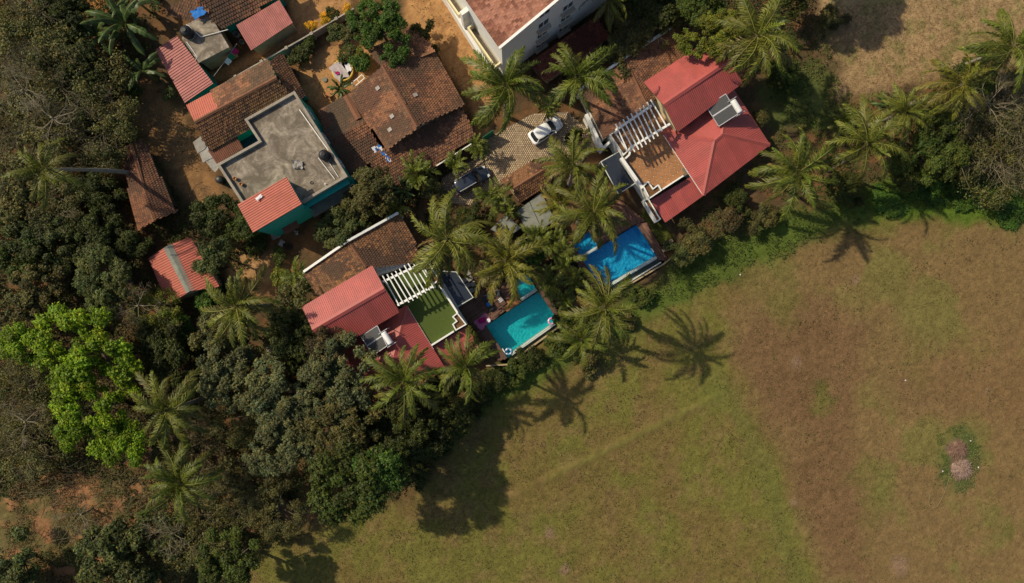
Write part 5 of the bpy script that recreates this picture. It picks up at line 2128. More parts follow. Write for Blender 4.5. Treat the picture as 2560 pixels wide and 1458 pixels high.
# ------------------------------------------------------------------ vegetation
def frond_mesh(L, e0, droop, nl, ll, wl, seed, green, yellow, dry=0.0, a0=68, a1=22, hang=0.45, rach=(0.26, 0.24, 0.07)):
    r = np.random.default_rng(seed)
    n = 14
    s = np.linspace(0, 1, n + 1)
    th = e0 - droop * s ** 1.25
    side_bend = r.normal(0, 0.20)
    px_ = np.concatenate([[0], np.cumsum(np.cos((th[1:] + th[:-1]) / 2) * L / n)])
    pz_ = np.concatenate([[0], np.cumsum(np.sin((th[1:] + th[:-1]) / 2) * L / n)])
    py_ = side_bend * L * s ** 2
    V, T, C = [], [], []

    def pos(t):
        return np.array([np.interp(t, s, px_), np.interp(t, s, py_), np.interp(t, s, pz_)])
    # rachis: three-sided
    for i in range(n + 1):
        w = 0.055 * (1 - 0.85 * s[i]) * L / 4.6
        c = np.array([px_[i], py_[i], pz_[i]])
        V += [c + (0, w, 0), c + (0, -w, 0), c + (0, 0, w * 1.2)]
    for i in range(n):
        a = 3 * i
        for (p, q) in ((0, 1), (1, 2), (2, 0)):
            T += [(a + p, a + q, a + 3 + q), (a + p, a + 3 + q, a + 3 + p)]
            C += [rach, rach]
    green = np.array(green)
    yellow = np.array(yellow)
    for i in range(nl):
        t = 0.13 + 0.87 * (i + 0.5) / nl
        c = pos(t)
        c2 = pos(min(1.0, t + 0.02)) - pos(t - 0.02)
        tg = c2 / np.linalg.norm(c2)
        up = np.array([-tg[2], 0, tg[0]])
        ln = ll * (0.35 + 0.65 * math.sin(math.pi * min(1, 0.22 + 0.78 * t)) ** 0.7) * (1.0 if t < 0.9 else 0.75)
        a = math.radians(a0 + (a1 - a0) * t) + r.normal(0, 0.08)
        for sd in (-1, 1):
            if r.random() < 0.07:
                continue
            lat = np.array([0, sd, 0.0])
            aa = a + r.normal(0, 0.13)
            d = tg * math.cos(aa) + lat * math.sin(aa) + up * r.normal(0.16, 0.14)
            d /= np.linalg.norm(d)
            k = ln * r.uniform(0.62, 1.15)
            mid = c + d * k * 0.5 + np.array([0, 0, -hang * 0.16 * k])
            tip = c + d * k * 0.93 + np.array([0, 0, -hang * 0.62 * k * r.uniform(0.6, 1.3)])
            wv = np.cross(d, up)
            wv = tg * 0.8 + up * 0.25 * 1.0
            wv = wv - d * wv.dot(d)
            wv /= (np.linalg.norm(wv) + 1e-6)
            b = len(V)
            V += [c + wv * wl * 0.35, c - wv * wl * 0.35, mid + wv * wl * 0.5, mid - wv * wl * 0.5, tip]
            T += [(b, b + 1, b + 3), (b, b + 3, b + 2), (b + 2, b + 3, b + 4)]
            m = np.clip(r.normal(0.35, 0.2), 0, 1)
            g = green * (1 - m) + yellow * m
            if dry > 0 and r.random() < dry:
                g = np.array((0.20, 0.13, 0.06))
            g = g * r.uniform(0.6, 1.3)
            C += [g * 0.95, g, g * 1.1 + np.array((0.02, 0.012, 0))]
    me = mesh_np('frond', np.array(V), np.array(T), np.array(C))
    me.materials.append(M_frond)
    return me


PG = (0.038, 0.066, 0.011)
PY = (0.255, 0.250, 0.033)  # yellow raised so the leaflet colour carries sunlit glints and highlights
COCO = []
for k in range(3):
    COCO.append([
        frond_mesh(3.0, R(82), R(45), 44, 0.58, 0.075, 100 + k, (0.085, 0.125, 0.018), (0.22, 0.24, 0.04), a0=50),
        frond_mesh(4.4, R(58), R(85), 64, 0.86, 0.074, 110 + k, PG, PY, hang=0.7),
        frond_mesh(4.9, R(36), R(88), 68, 0.92, 0.075, 120 + k, PG, PY, hang=0.8),
        frond_mesh(5.1, R(14), R(80), 68, 0.92, 0.073, 130 + k, (0.055, 0.072, 0.014), (0.21, 0.185, 0.04), 0.04, hang=0.85),
        frond_mesh(4.7, R(-12), R(60), 58, 0.84, 0.074, 140 + k, (0.07, 0.075, 0.016), (0.25, 0.19, 0.045), 0.14, hang=0.9),
        frond_mesh(3.8, R(-45), R(40), 40, 0.7, 0.05, 150 + k, (0.17, 0.115, 0.05), (0.24, 0.15, 0.06), 0.6)])
ARECA = []
for k in range(3):
    ARECA.append([
        frond_mesh(1.9, R(72), R(70), 26, 0.60, 0.075, 200 + k, (0.085, 0.125, 0.02), (0.25, 0.27, 0.04), a0=55, a1=25, hang=0.3, rach=(0.26, 0.27, 0.06)),
        frond_mesh(2.2, R(48), R(80), 28, 0.62, 0.075, 210 + k, (0.070, 0.105, 0.018), (0.21, 0.22, 0.035), a0=58, a1=25, hang=0.35, rach=(0.24, 0.25, 0.06)),
        frond_mesh(2.2, R(22), R(70), 28, 0.60, 0.070, 220 + k, (0.055, 0.085, 0.018), (0.18, 0.18, 0.03), a0=58, a1=25, hang=0.4, rach=(0.22, 0.22, 0.06))])


M_coco = mat('coconut_husk', (0.17, 0.15, 0.035), 0.6, 0.3, 5, 0.1)
m = MB()
m.lathe([(0.03, -0.13), (0.10, -0.07), (0.115, 0.02), (0.07, 0.11), (0.02, 0.13)], n=8)
M_heart = mat('palm_fibre', (0.075, 0.065, 0.025), 0.9, 0.3, 6, 0.3)
COCONUT = bpy.data.meshes.new('coconut')
COCONUT.from_pydata(m.v, [], m.f)
COCONUT.materials.append(M_coco)


def palm(label, px, py, rpx, zc, seed, lean=None, nf=24, dry=True, tint=None):
    """coconut palm: crown centre at photo px,py and height zc; rpx the crown radius in photo pixels."""
    r = random.Random(seed)
    tint = tint if tint is not None else r.choice((0, 0, 1, 1, 1, 2))
    ageshift = r.uniform(-0.08, 0.10)
    c = P(px, py, zc)
    sc = rpx * (CAM_H - zc) / FOC / 4.55
    base = P(lean[0], lean[1], 0) if lean else Vector((c.x + r.uniform(-1.0, 1.0), c.y + r.uniform(-1.0, 1.0), 0))
    base.z = -0.2
    root = thing('coconut_palm', label, 'palm tree', base, 0, 'coconut palms around the houses')
    top = c - base
    m = MB()
    n = 16
    pts, rad = [], []
    for i in range(n + 1):
        t = i / n
        e = t * t * 0.55 + t * 0.45
        pts.append((top.x * e, top.y * e, top.z * (t if not lean else t)))
        rad.append((0.26 if not lean else 0.30) - 0.12 * min(1, t * 1.4) + (0.02 if i % 2 else 0) + (0.10 if i == 0 else 0))
    m.tube(pts, rad, 9)
    m.build('trunk', M_palmbark, root, smooth=True)
    m = MB()
    m.lathe([(0.14, -0.3), (0.30, 0.0), (0.26, 0.25), (0.10, 0.55)], c=top, n=9)
    m.build('crown_heart', M_heart, root, smooth=True)
    ph = r.uniform(0, 6.28)
    for i in range(nf):
        age = (i + 0.5) / nf + ageshift
        if age < 0.14:
            b = 0
        elif age < 0.36:
            b = 1
        elif age < 0.62:
            b = 2
        elif age < 0.86:
            b = 3
        elif age < 0.96 or not dry:
            b = 4
        else:
            b = 5
        me = COCO[r.randrange(3)][b]
        o = link('frond', me, root)
        o.material_slots[0].link = 'OBJECT'
        o.material_slots[0].material = FROND_TINTS[tint]
        o.location = top + Vector((0, 0, 0.25 * (1 - age)))
        o.rotation_euler = (r.gauss(0, 0.42), r.gauss(0, 0.16), ph + i * 2.39996 + r.gauss(0, 0.30))
        k = sc * r.uniform(0.80, 1.14)
        o.scale = (k, k, k)
    for i in range(r.randint(4, 7)):
        a = r.uniform(0, 6.28)
        o = link('coconut', COCONUT, root)
        o.location = top + Vector((0.38 * math.cos(a), 0.38 * math.sin(a), -0.25 - r.uniform(0, 0.25)))
    return root


PALMS = [
    ('tall coconut palm with a long bare pale trunk leaning far left over the tiled shed', 112, 425, 92, 12.5, (358, 436)),
    ('coconut palm standing below the red shed with the grey ridge', 592, 768, 112, 9.5, None),
    ('coconut palm beside the bright lime-green tree', 418, 1025, 108, 9, None),
    ('coconut palm among dry branches in the lower left, below another palm', 452, 1210, 108, 9, None),
    ('coconut palm overhanging the red roof corner of the turf-terrace villa', 1012, 952, 112, 9.5, None),
    ('coconut palm just left of the lowest corner of the turquoise pool', 1166, 916, 92, 10.5, None),
    ('large coconut palm covering the right end of the brown tile verge roof', 1118, 598, 122, 9.5, None),
    ('coconut palm overhanging the shallow shelf of the turquoise pool', 1266, 652, 105, 9.0, None),
    ('large coconut palm between the white building and the white car', 1266, 215, 122, 11, None),
    ('coconut palm between the white building and the right villa tiles', 1442, 192, 112, 11, None),
    ('coconut palm right of the gate house tile roof', 1432, 415, 96, 8.5, None),
    ('coconut palm overhanging the shallow corner of the blue pool', 1484, 532, 104, 9, None),
    ('small yellowish coconut palm beside the mossy pump room roof', 1402, 508, 66, 6, None),
    ('tall coconut palm on the field edge below the blue pool', 1512, 768, 106, 11.5, (1500, 770)),
    ('lower darker coconut palm under the tall one at the field edge', 1455, 850, 80, 4.2, None),
    ('coconut palm at the top right corner of the red gable roof', 1892, 92, 122, 11, None),
    ('coconut palm right of the red hip roof at the hedge', 1992, 432, 118, 9.5, None),
    ('coconut palm in the hedge between two other palms at the right', 2166, 362, 112, 9.5, None),
    ('coconut palm overhanging the dry field edge at the upper right', 2402, 215, 98, 9, None),
    ('coconut palm cut by the right edge of the picture', 2530, 118, 108, 10, None),
    ('smaller coconut palm amid the hedge below the dry field', 2262, 282, 78, 6.5, None),
    ('coconut palm cut by the top edge beside the white building', 1522, -2, 72, 9, None),
]
for k, (lb, x, y, rp_, zc, ln) in enumerate(PALMS):
    palm(lb, x, y, rp_, zc, 300 + k, ln, nf=[27, 24, 26, 29][k % 4] if rp_ > 95 else [23, 21, 25][k % 3])


def areca(label, px, py, rpx, zc, seed, nf=18, stems=5, scale=1.0):
    r = random.Random(seed)
    c = P(px, py, zc)
    root = thing('areca_palm', label, 'palm', (c.x, c.y, -0.1), r.uniform(0, 6.28), 'clumping garden palms')
    rad = rpx * (CAM_H - zc) / FOC
    sc = rad * 0.72 / 1.9
    for s in range(stems):
        a = s * 6.283 / stems + r.uniform(-0.4, 0.4)
        d = rad * 0.42 * (0.3 + 0.7 * r.random()) if s else 0
        h = zc * r.uniform(0.7, 1.05)
        tp_ = Vector((d * math.cos(a), d * math.sin(a), h))
        m = MB()
        m.tube([(tp_.x * 0.4, tp_.y * 0.4, 0), tp_ * 0.5 + Vector((tp_.x * 0.2, tp_.y * 0.2, 0)), tp_], [0.06, 0.05, 0.04], 6)
        m.build('stem', M_coco, root)
        for i in range(max(5, nf // stems + 4)):
            age = r.random()
            o = link('frond', ARECA[r.randrange(3)][min(2, int(age * 3))], root)
            o.location = tp_
            o.rotation_euler = (r.gauss(0, 0.25), r.gauss(0, 0.1), r.uniform(0, 6.28))
            k = sc * r.uniform(0.75, 1.1)
            o.scale = (k, k, k)
    return root


for k, a in enumerate([
    ('clump of garden palms between the two pools, nearest the pump room', 1340, 600, 52, 3.5),
    ('clump of garden palms between the pools, beside the pale divider of the blue pool', 1408, 648, 52, 3.6),
    ('clump of garden palms between the pools, by the top corner of the turquoise pool', 1372, 702, 50, 3.4),
    ('clump of garden palms at the lower end of the strip between the pools', 1416, 750, 42, 3.2),
    ('dark clump of garden palms covering the rear of the dark blue car', 1226, 486, 60, 3.6),
    ('bright small garden palm at the corner of the gate house roof', 1275, 522, 34, 3.2),
    ('clump of garden palms at the eave corner between the old tiled house and drive', 1195, 368, 40, 3.0),
    ('small garden palm below the old tiled house gutter', 1135, 412, 40, 3.0),
    ('loose garden palm left of the dark blue car', 1040, 430, 58, 4.0),
    ('garden palm above the white verge of the brown tile roof', 975, 525, 46, 3.4),
    ('small garden palm at the left end of the white verge', 738, 690, 48, 3.2),
    ('small palm beside the white car under the big fronds', 1375, 268, 36, 3.0),
    ('low garden palm beside the pale stones left of the small coconut palm', 1235, 640, 40, 2.6),
    ('yellow-green low shrub palm beside the porch wall', 1478, 322, 20, 1.2),
    ('low garden palm by the hedge under the right-hand palms', 2120, 300, 50, 3.0),
    ('low garden palm in the hedge above the dry twigs', 2330, 270, 48, 3.0),
    ('clump of garden palms between the small yellowish palm and the pools', 1392, 605, 44, 3.2),
    ('clump of garden palms between the pools, left of the tall field-edge palm crown', 1440, 700, 40, 3.2),
]):
    areca(*a, 500 + k)


# banana plants
def banana_leaf(L, W, e0, droop, seed):
    r = np.random.default_rng(seed)
    n = 16
    s = np.linspace(0, 1, n + 1)
    th = e0 - droop * s ** 1.3
    X = np.concatenate([[0], np.cumsum(np.cos(th[1:]) * L / n)])
    Z = np.concatenate([[0], np.cumsum(np.sin(th[1:]) * L / n)])
    V, T, C = [], [], []
    wid = W * np.sin(np.pi * np.clip((s - 0.12) / 0.88, 0, 1) ** 0.75) ** 0.6 * 0.5 + 0.02
    for i in range(n + 1):
        dr = 0.35 + 0.25 * math.sin(i * 1.1)
        j1, j2 = r.uniform(0.55, 1.05, 2)
        V += [(X[i], wid[i] * j1, Z[i] - wid[i] * dr), (X[i], 0.02, Z[i] + 0.03), (X[i], -0.02, Z[i] + 0.03), (X[i], -wid[i] * j2, Z[i] - wid[i] * dr)]
    for i in range(n):
        a = 4 * i
        g = np.array((0.045, 0.075, 0.018)) * r.uniform(0.6, 1.4)
        T += [(a, a + 4, a + 5, a + 1), (a + 1, a + 5, a + 6, a + 2), (a + 2, a + 6, a + 7, a + 3)]
        C += [g, (0.15, 0.17, 0.05), g * 1.15]
    me = mesh_np('leaf', np.array(V), np.array(T), np.array(C))
    me.materials.append(M_frond)
    return me


BAN = [banana_leaf(2.6, 0.55, R(70 - 18 * (k % 4)), R(70 + 10 * (k % 3)), 400 + k) for k in range(6)]


def banana(label, px, py, rpx, zc, seed, nl=9):
    r = random.Random(seed)
    c = P(px, py, zc)
    root = thing('banana_plant', label, 'banana plant', (c.x, c.y, -0.1), 0, 'banana plants')
    m = MB()
    m.tube([(0, 0, 0), (0.05, 0, zc * 0.5), (0, 0, zc)], [0.16, 0.13, 0.09], 8)
    m.build('stem', M_coco, root)
    sc = rpx * (CAM_H - zc) / FOC / 2.2
    ph = r.uniform(0, 6.28)
    for i in range(nl):
        o = link('leaf', BAN[r.randrange(6)], root)
        o.location = (0, 0, zc - 0.1)
        o.rotation_euler = (r.gauss(0, 0.2), r.gauss(0, 0.1), ph + i * 2.399 + r.gauss(0, 0.2))
        k = sc * r.uniform(0.85, 1.1)
        o.scale = (k, k, k)


for k, a in enumerate([('large banana plant at the top left beside the small house', 310, 58, 88, 4.5, 11), ('banana plant in front of the large one at the top left', 245, 88, 66, 3.6, 9),
                       ('small banana plant by the left edge of the faded pink shed', 355, 178, 60, 3.2, 8), ('banana plant partly beyond the top left edge', 330, -5, 70, 4.0, 8),
                       ('banana plant in the hedge under the dry field', 2225, 262, 44, 3.2, 8), ('young banana plant left of the dark blue car under the tile eave', 1010, 478, 38, 3.0, 8),
                       ('broad-leaved plant in the sandy yard beside the wooden chair', 852, 222, 34, 1.4, 12), ('young banana plant at the right side of the red gable roof', 1935, 60, 40, 3.0, 7)]):
    banana(*a[:5], 600 + k, a[5])


# broadleaf trees
def crown_mesh(seed, K, nleaf, leaf, flat, spread=1.0, cr=(0.2, 0.36), inner=0.72):
    r = np.random.default_rng(seed)
    ang = r.random(K) * 6.283 + np.arange(K) * 2.4
    ph = r.random(3) * 6.283
    rad = np.sqrt(r.random(K)) * 0.84 * spread * (1 + 0.20 * np.sin(2 * ang + ph[0]) + 0.14 * np.sin(3 * ang + ph[1]) + 0.08 * np.sin(5 * ang + ph[2]))
    zc = np.sqrt(np.clip(1 - (rad / 1.0) ** 2, 0.05, 1)) * flat * (0.35 + 0.65 * r.random(K))
    cen = np.stack([rad * np.cos(ang), rad * np.sin(ang), zc], 1)
    rc = r.uniform(cr[0], cr[1], K)
    wgt = rc ** 2
    which = r.choice(K, nleaf, p=wgt / wgt.sum())
    d = r.normal(0, 1, (nleaf, 3))
    d[:, 2] = np.abs(d[:, 2]) * np.where(r.random(nleaf) < 0.82, 1, -1)
    d /= np.linalg.norm(d, axis=1)[:, None]
    rr = (inner + (1 - inner) * r.random(nleaf)) * rc[which]
    # bumpy sub-clumps
    bump = 1 + 0.22 * np.sin(d[:, 0] * 7 + which) * np.sin(d[:, 1] * 7 + which * 2) * 1.4
    p = cen[which] + d * (rr * bump)[:, None]
    nn = d * 0.7 + r.normal(0, 0.55, (nleaf, 3)) + np.array([0, 0, 0.45])
    nn /= np.linalg.norm(nn, axis=1)[:, None]
    t = np.cross(nn, r.normal(0, 1, (nleaf, 3)))
    t /= np.linalg.norm(t, axis=1)[:, None]
    b = np.cross(nn, t)
    ls = leaf * r.uniform(0.6, 1.3, nleaf)[:, None]
    v = np.stack([p - t * ls * 0.7, p + b * ls * 0.36 - nn * ls * 0.06, p + t * ls * 0.7 - nn * ls * 0.12, p - b * ls * 0.36 - nn * ls * 0.06], 1).reshape(-1, 3)
    f = np.arange(nleaf * 4).reshape(-1, 4)
    kb = r.uniform(0.60, 1.40, K)
    g = kb[which] * r.uniform(0.65, 1.35, nleaf)
    hue = r.normal(0, 0.13, nleaf) + (r.random(K)[which] - 0.5) * 0.2
    col = np.stack([g * (1 + hue), g, g * (1 - hue * 0.5)], 1)
    yl = r.random(nleaf) < 0.05
    col[yl] *= np.array((1.9, 1.4, 0.8))
    me = mesh_np('crown', v, f, col)
    me.materials.append(M_leaf)
    return me, cen, rc


BIG = [crown_mesh(700 + k, 40, 30000, 0.044, 0.75, cr=(0.10, 0.30), inner=0.6) for k in range(3)]
MID = [crown_mesh(720 + k, 24, 12000, 0.064, 0.8, cr=(0.14, 0.36), inner=0.6) for k in range(3)]
SML = [crown_mesh(740 + k, 14, 4000, 0.11, 0.8, cr=(0.2, 0.45)) for k in range(3)]
SPARSE = [crown_mesh(760 + k, 60, 13000, 0.036, 0.6, spread=1.15, cr=(0.10, 0.30), inner=0.1) for k in range(3)]
LUMPY = [crown_mesh(780 + k, 85, 36000, 0.042, 0.7, spread=1.1, cr=(0.07, 0.20), inner=0.4) for k in range(3)]
LIMEC = [crown_mesh(795 + k, 80, 30000, 0.043, 0.7, spread=1.12, cr=(0.08, 0.20), inner=0.35) for k in range(2)]
TONE = {
    'dark': (0.050, 0.062, 0.012), 'green': (0.066, 0.090, 0.015), 'olive': (0.118, 0.110, 0.034), 'grey': (0.122, 0.134, 0.054),
    'lime': (0.158, 0.240, 0.009), 'dry': (0.118, 0.116, 0.032), 'yellow': (0.150, 0.170, 0.022), 'vivid': (0.065, 0.125, 0.018),
    'brown': (0.098, 0.076, 0.030), 'flower': (0.62, 0.36, 0.02), 'mist': (0.088, 0.106, 0.030)}
TM = {k: leaf_mat('leaves_' + k, v, 0.10) for k, v in TONE.items()}


def branch_mesh(seed, levels=4, spread=1.0, upz=0.5, thin=0.015):
    r = random.Random(seed)
    m = MB()

    def grow(p, d, l, rad, lv):
        pts = [p]
        q = Vector(p)
        dd = Vector(d)
        for i in range(3):
            dd = (dd + Vector((r.gauss(0, .22), r.gauss(0, .22), r.gauss(0.02, .14)))).normalized()
            q = q + dd * (l / 3)
            pts.append(q.copy())
        m.tube(pts, [rad, rad * 0.88, rad * 0.76, rad * 0.6], 4, cap=False)
        if lv <= 0:
            return
        for k in range(r.randint(2, 4)):
            a = r.uniform(0, 6.28)
            e = (dd + Vector((math.cos(a), math.sin(a), r.uniform(-0.35, 0.5))) * r.uniform(0.6, 1.1)).normalized()
            s = pts[r.choice((1, 2, 3, 3))]
            grow(s, e, l * r.uniform(0.55, 0.8), rad * 0.55, lv - 1)
    n = 6
    for k in range(n):
        a = 6.283 * k / n + r.uniform(-.4, .4)
        grow(Vector((0, 0, 0)), Vector((math.cos(a) * spread, math.sin(a) * spread, upz * r.uniform(0.3, 1.3))).normalized(), 0.52, thin, levels - 1)
    me = bpy.data.meshes.new('branches')
    me.from_pydata(m.v, [], m.f)
    me.update()
    me.materials.append(M_twig)
    return me


BR = [branch_mesh(800 + k, 5) for k in range(4)]


def tree(name, label, cat, px, py, rpx, zc, kind, tone, seed, squash=1.0, bare=False, group=None, rx=1.0):
    """kind: crown prototype list; the crown's middle is seen at px,py at height zc."""
    r = random.Random(seed)
    rad = rpx * (CAM_H - zc) / FOC
    c = P(px, py, zc)
    root = thing(name, label, cat, (c.x, c.y, -0.15), r.uniform(0, 6.28), group)
    me, cen, rc = kind[r.randrange(len(kind))]
    z0 = max(0.0, zc - rad * 0.55 * squash)
    cr = link('crown', me, root)
    cr.location = (0, 0, z0)
    cr.scale = (rad * rx, rad / rx, rad * squash)
    cr.material_slots[0].link = 'OBJECT'
    cr.material_slots[0].material = TM[tone]
    m = MB()
    tr_ = max(0.05, rad * 0.05)
    fork = Vector((0, 0, max(0.2, z0 * 0.75 + 0.1)))
    m.tube([(0, 0, 0), fork * 0.5 + Vector((0.05, 0.03, 0)), fork], [tr_ * 1.35, tr_, tr_ * 0.9], 8)
    for k in range(0, len(cen), max(1, len(cen) // 9)):
        e = Vector((cen[k][0] * rad * rx, cen[k][1] * rad / rx, cen[k][2] * rad * squash + z0))
        md = fork.lerp(e, 0.5) + Vector((0, 0, -rad * 0.06))
        m.tube([fork, md, e], [tr_ * 0.6, tr_ * 0.38, tr_ * 0.12], 5, cap=False)
    m.build('trunk', M_bark, root, smooth=True)
    if bare:
        o = link('bare_branches', BR[r.randrange(4)], root)
        o.location = (0, 0, z0 + rad * 0.25 * squash)
        o.scale = (rad * 0.85, rad * 0.85, rad * 0.9 * squash)
        o.rotation_euler = (0, 0, r.uniform(0, 6.28))
    return root


TREES = [
    # upper left thicket
    ('dry olive tree with bare twigs in the top left corner', 50, 70, 130, 6.5, SPARSE, 'dry', True),
    ('dry olive tree with pale bare branches below the top left corner', 110, 190, 140, 6.5, SPARSE, 'dry', True),
    ('dry twiggy tree at the left edge above the leaning palm', 60, 310, 130, 6, SPARSE, 'olive', True),
    ('dry twiggy tree left of the bare orange yard', 230, 290, 110, 5.5, SPARSE, 'dry', True),
    ('dark green tree behind the banana plants at the top left', 150, 20, 80, 6, BIG, 'dark', False),
    ('dark rounded tree above the bare orange yard', 190, 150, 70, 5.5, BIG, 'dark', False),
    ('olive tree at the left edge under the crown of the leaning palm', 40, 480, 90, 5, BIG, 'olive', False),
    ('dark green tree crossed by the pale palm trunk', 232, 475, 62, 3.2, BIG, 'dark', False),
    ('olive tree below the leaning palm crown', 120, 520, 90, 5, SPARSE, 'olive', True),
    ('green tree at the left edge halfway down', 30, 610, 95, 5, LUMPY, 'green', False),
    ('green tree left of the dark shade below the tiled shed', 100, 600, 80, 5, LUMPY, 'mist', False),
    ('dark tree between the tiled shed and the red sheet shed', 308, 612, 50, 4.0, BIG, 'dark', False),
    ('dark tree in the deep shade left of the sheds', 220, 590, 75, 4.5, BIG, 'dark', False),
    ('rounded mid-green tree left of the red sheet shed', 250, 702, 84, 6, BIG, 'mist', False),
    ('olive tree at the left edge above the lime-green tree', 45, 740, 90, 5.5, LUMPY, 'olive', False),
    ('thin vine-covered tree with curved bare branches below the red sheet shed', 385, 800, 74, 4.5, SPARSE, 'yellow', True),
    # lime tree
    ('large bright lime-green tree at the left, upper part of the pair', 185, 880, 125, 8.5, LIMEC, 'lime', False),
    ('small bright lime-green tree at the left edge', 35, 858, 58, 7.5, MID, 'lime', False),
    ('large bright lime-green tree at the left, lower part of the pair', 205, 1030, 120, 8, LIMEC, 'lime', False),
    ('small lime-green tree at the lower right of the lime-green pair', 312, 1100, 58, 7, MID, 'lime', False),
    # lower left
    ('dry twiggy tree at the left edge beside the lime-green trees', 40, 980, 100, 3.5, SPARSE, 'dry', True),
    ('dry twiggy tree at the left edge below the lime-green trees', 50, 1120, 110, 3.5, SPARSE, 'dry', True),
    ('dry twiggy tree below the lowest left palm', 490, 1330, 110, 4, SPARSE, 'dry', True),
    ('dry twiggy tree right of the lowest left palm', 590, 1230, 90, 4, SPARSE, 'olive', True),
    ('dry branchy tree between the two lower left palms', 510, 1100, 80, 4, SPARSE, 'brown', True),
    ('green broad tree at the bottom edge in the lower left', 290, 1410, 125, 5, LUMPY, 'mist', False),
    ('dark tree at the bottom left corner', 25, 1420, 75, 4, MID, 'mist', False),
    ('dark green tree at the bottom edge beside the field', 555, 1430, 90, 7.5, LUMPY, 'green', False),
    ('dark tree between the grey-green grove and the left palm', 400, 880, 80, 5, BIG, 'dark', False),
    # grey-green grove
    ('grey-green tree at the left of the grove', 560, 925, 95, 7, LUMPY, 'grey', False),
    ('grey-green tree above the left of the grove', 545, 830, 72, 6, MID, 'olive', False),
    ('grey-green tree in the middle of the grove', 690, 985, 105, 8, LUMPY, 'grey', False),
    ('large grey-green tree at the right of the grove beside the villa', 830, 960, 112, 9, LUMPY, 'grey', False),
    ('grey-green tree in the lower middle of the grove', 700, 1105, 92, 8, LUMPY, 'grey', False),
    ('grey-green tree at the lower right of the grove with yellowish leaves', 845, 1060, 92, 9, LUMPY, 'olive', False),
    ('brownish tree in the gap at the left of the grove', 600, 1050, 85, 4.5, SPARSE, 'dry', False),
    ('dark tree tight against the left of the red villa roof', 735, 850, 82, 6, BIG, 'dark', False),
    ('brownish tree overhanging the red gable roof of the villa', 820, 865, 62, 7, MID, 'brown', True),
    ('tall dark green tree with a bright creeper at the bottom of the grove', 880, 1210, 122, 11, BIG, 'green', False),
    ('bright green creeper-clad tree on the right side of the dark tree', 925, 1190, 72, 11, MID, 'vivid', False),
    ('dark tree behind the palms at the field edge below the villa', 1010, 1090, 92, 7, BIG, 'dark', False),
    ('small dark tree between the grove and the overhanging palm', 930, 1040, 58, 6, MID, 'dark', False),
    ('dark bushy tree at the field edge left of the pool', 1130, 1040, 70, 4, BIG, 'dark', False),
    ('loose olive tree at the field edge left of the creeper-clad tree', 680, 1290, 75, 6, SPARSE, 'olive', False),
    ('olive bushy tree left of the villa red roof', 735, 760, 60, 4, MID, 'olive', False),
    # middle
    ('dark glossy tree overlapping the right of the red sheet shed', 528, 640, 50, 5, MID, 'mist', False),
    ('dark tree above the red sheet shed', 520, 540, 54, 4.5, MID, 'dark', False),
    ('dark tree left of the teal stair wall', 600, 560, 52, 4, MID, 'green', False),
    ('olive-green tree right of the flat roof corner', 930, 468, 66, 6, BIG, 'olive', False),
    ('dark green tree below the flat roof house', 850, 570, 62, 5, BIG, 'mist', False),
    ('small tree between the teal house and the olive-green tree', 885, 520, 40, 4.5, MID, 'olive', False),
    ('bright mango-like tree beside the old tiled house at the top', 945, 58, 80, 6.5, LUMPY, 'vivid', False),
    ('olive tree left of the bright tree at the compound wall', 890, 80, 42, 5, MID, 'olive', False),
    ('dark bush at the end of the old tiled house by the lane', 1050, 85, 36, 3, MID, 'dark', False),
    # right
    ('leafy tree leaning over the right villa tiles', 1600, 55, 82, 6, SPARSE, 'olive', True),
    ('leafy tree beside the white verge of the right villa', 1560, 118, 58, 5.5, MID, 'olive', False),
    ('dark tree at the top edge right of the white building', 1650, 5, 85, 6, BIG, 'dark', False),
    ('yellow-green tree behind the red gable roof', 1795, 80, 74, 8.8, LUMPY, 'yellow', False),
    ('green tree at the top edge left of the upper right palm', 1760, 15, 62, 7, MID, 'green', False),
    ('dark tree at the top edge right of the upper right palm', 1985, -15, 55, 5, BIG, 'dark', False),
    ('tall dark tree whose crown lies beyond the top edge', 2058, -188, 122, 11, BIG, 'dark', False),
    ('dry bare-branched tree in the hedge at the right edge', 2490, 265, 115, 5, SPARSE, 'dry', True),
    ('dry twiggy tree at the right edge below the bare one', 2510, 390, 120, 4.5, SPARSE, 'dry', True),
    ('dense green tree in the hedge at the right', 2350, 370, 92, 5, BIG, 'green', False),
    ('dark green tree in the hedge right of the middle palm', 2262, 412, 58, 3.5, BIG, 'green', False),
    ('dark tree in the hedge below the middle palm', 2120, 470, 50, 3.0, BIG, 'dark', False),
    ('green tree under the right edge palm', 2460, 180, 70, 4.5, BIG, 'green', False),
]
for k, (lb, x, y, rp_, zc, kd, tn, br) in enumerate(TREES):
    tree('tree', lb, 'tree', x, y, rp_, zc, kd, tn, 900 + k, squash=0.85, bare=br, rx=random.uniform(0.9, 1.12))

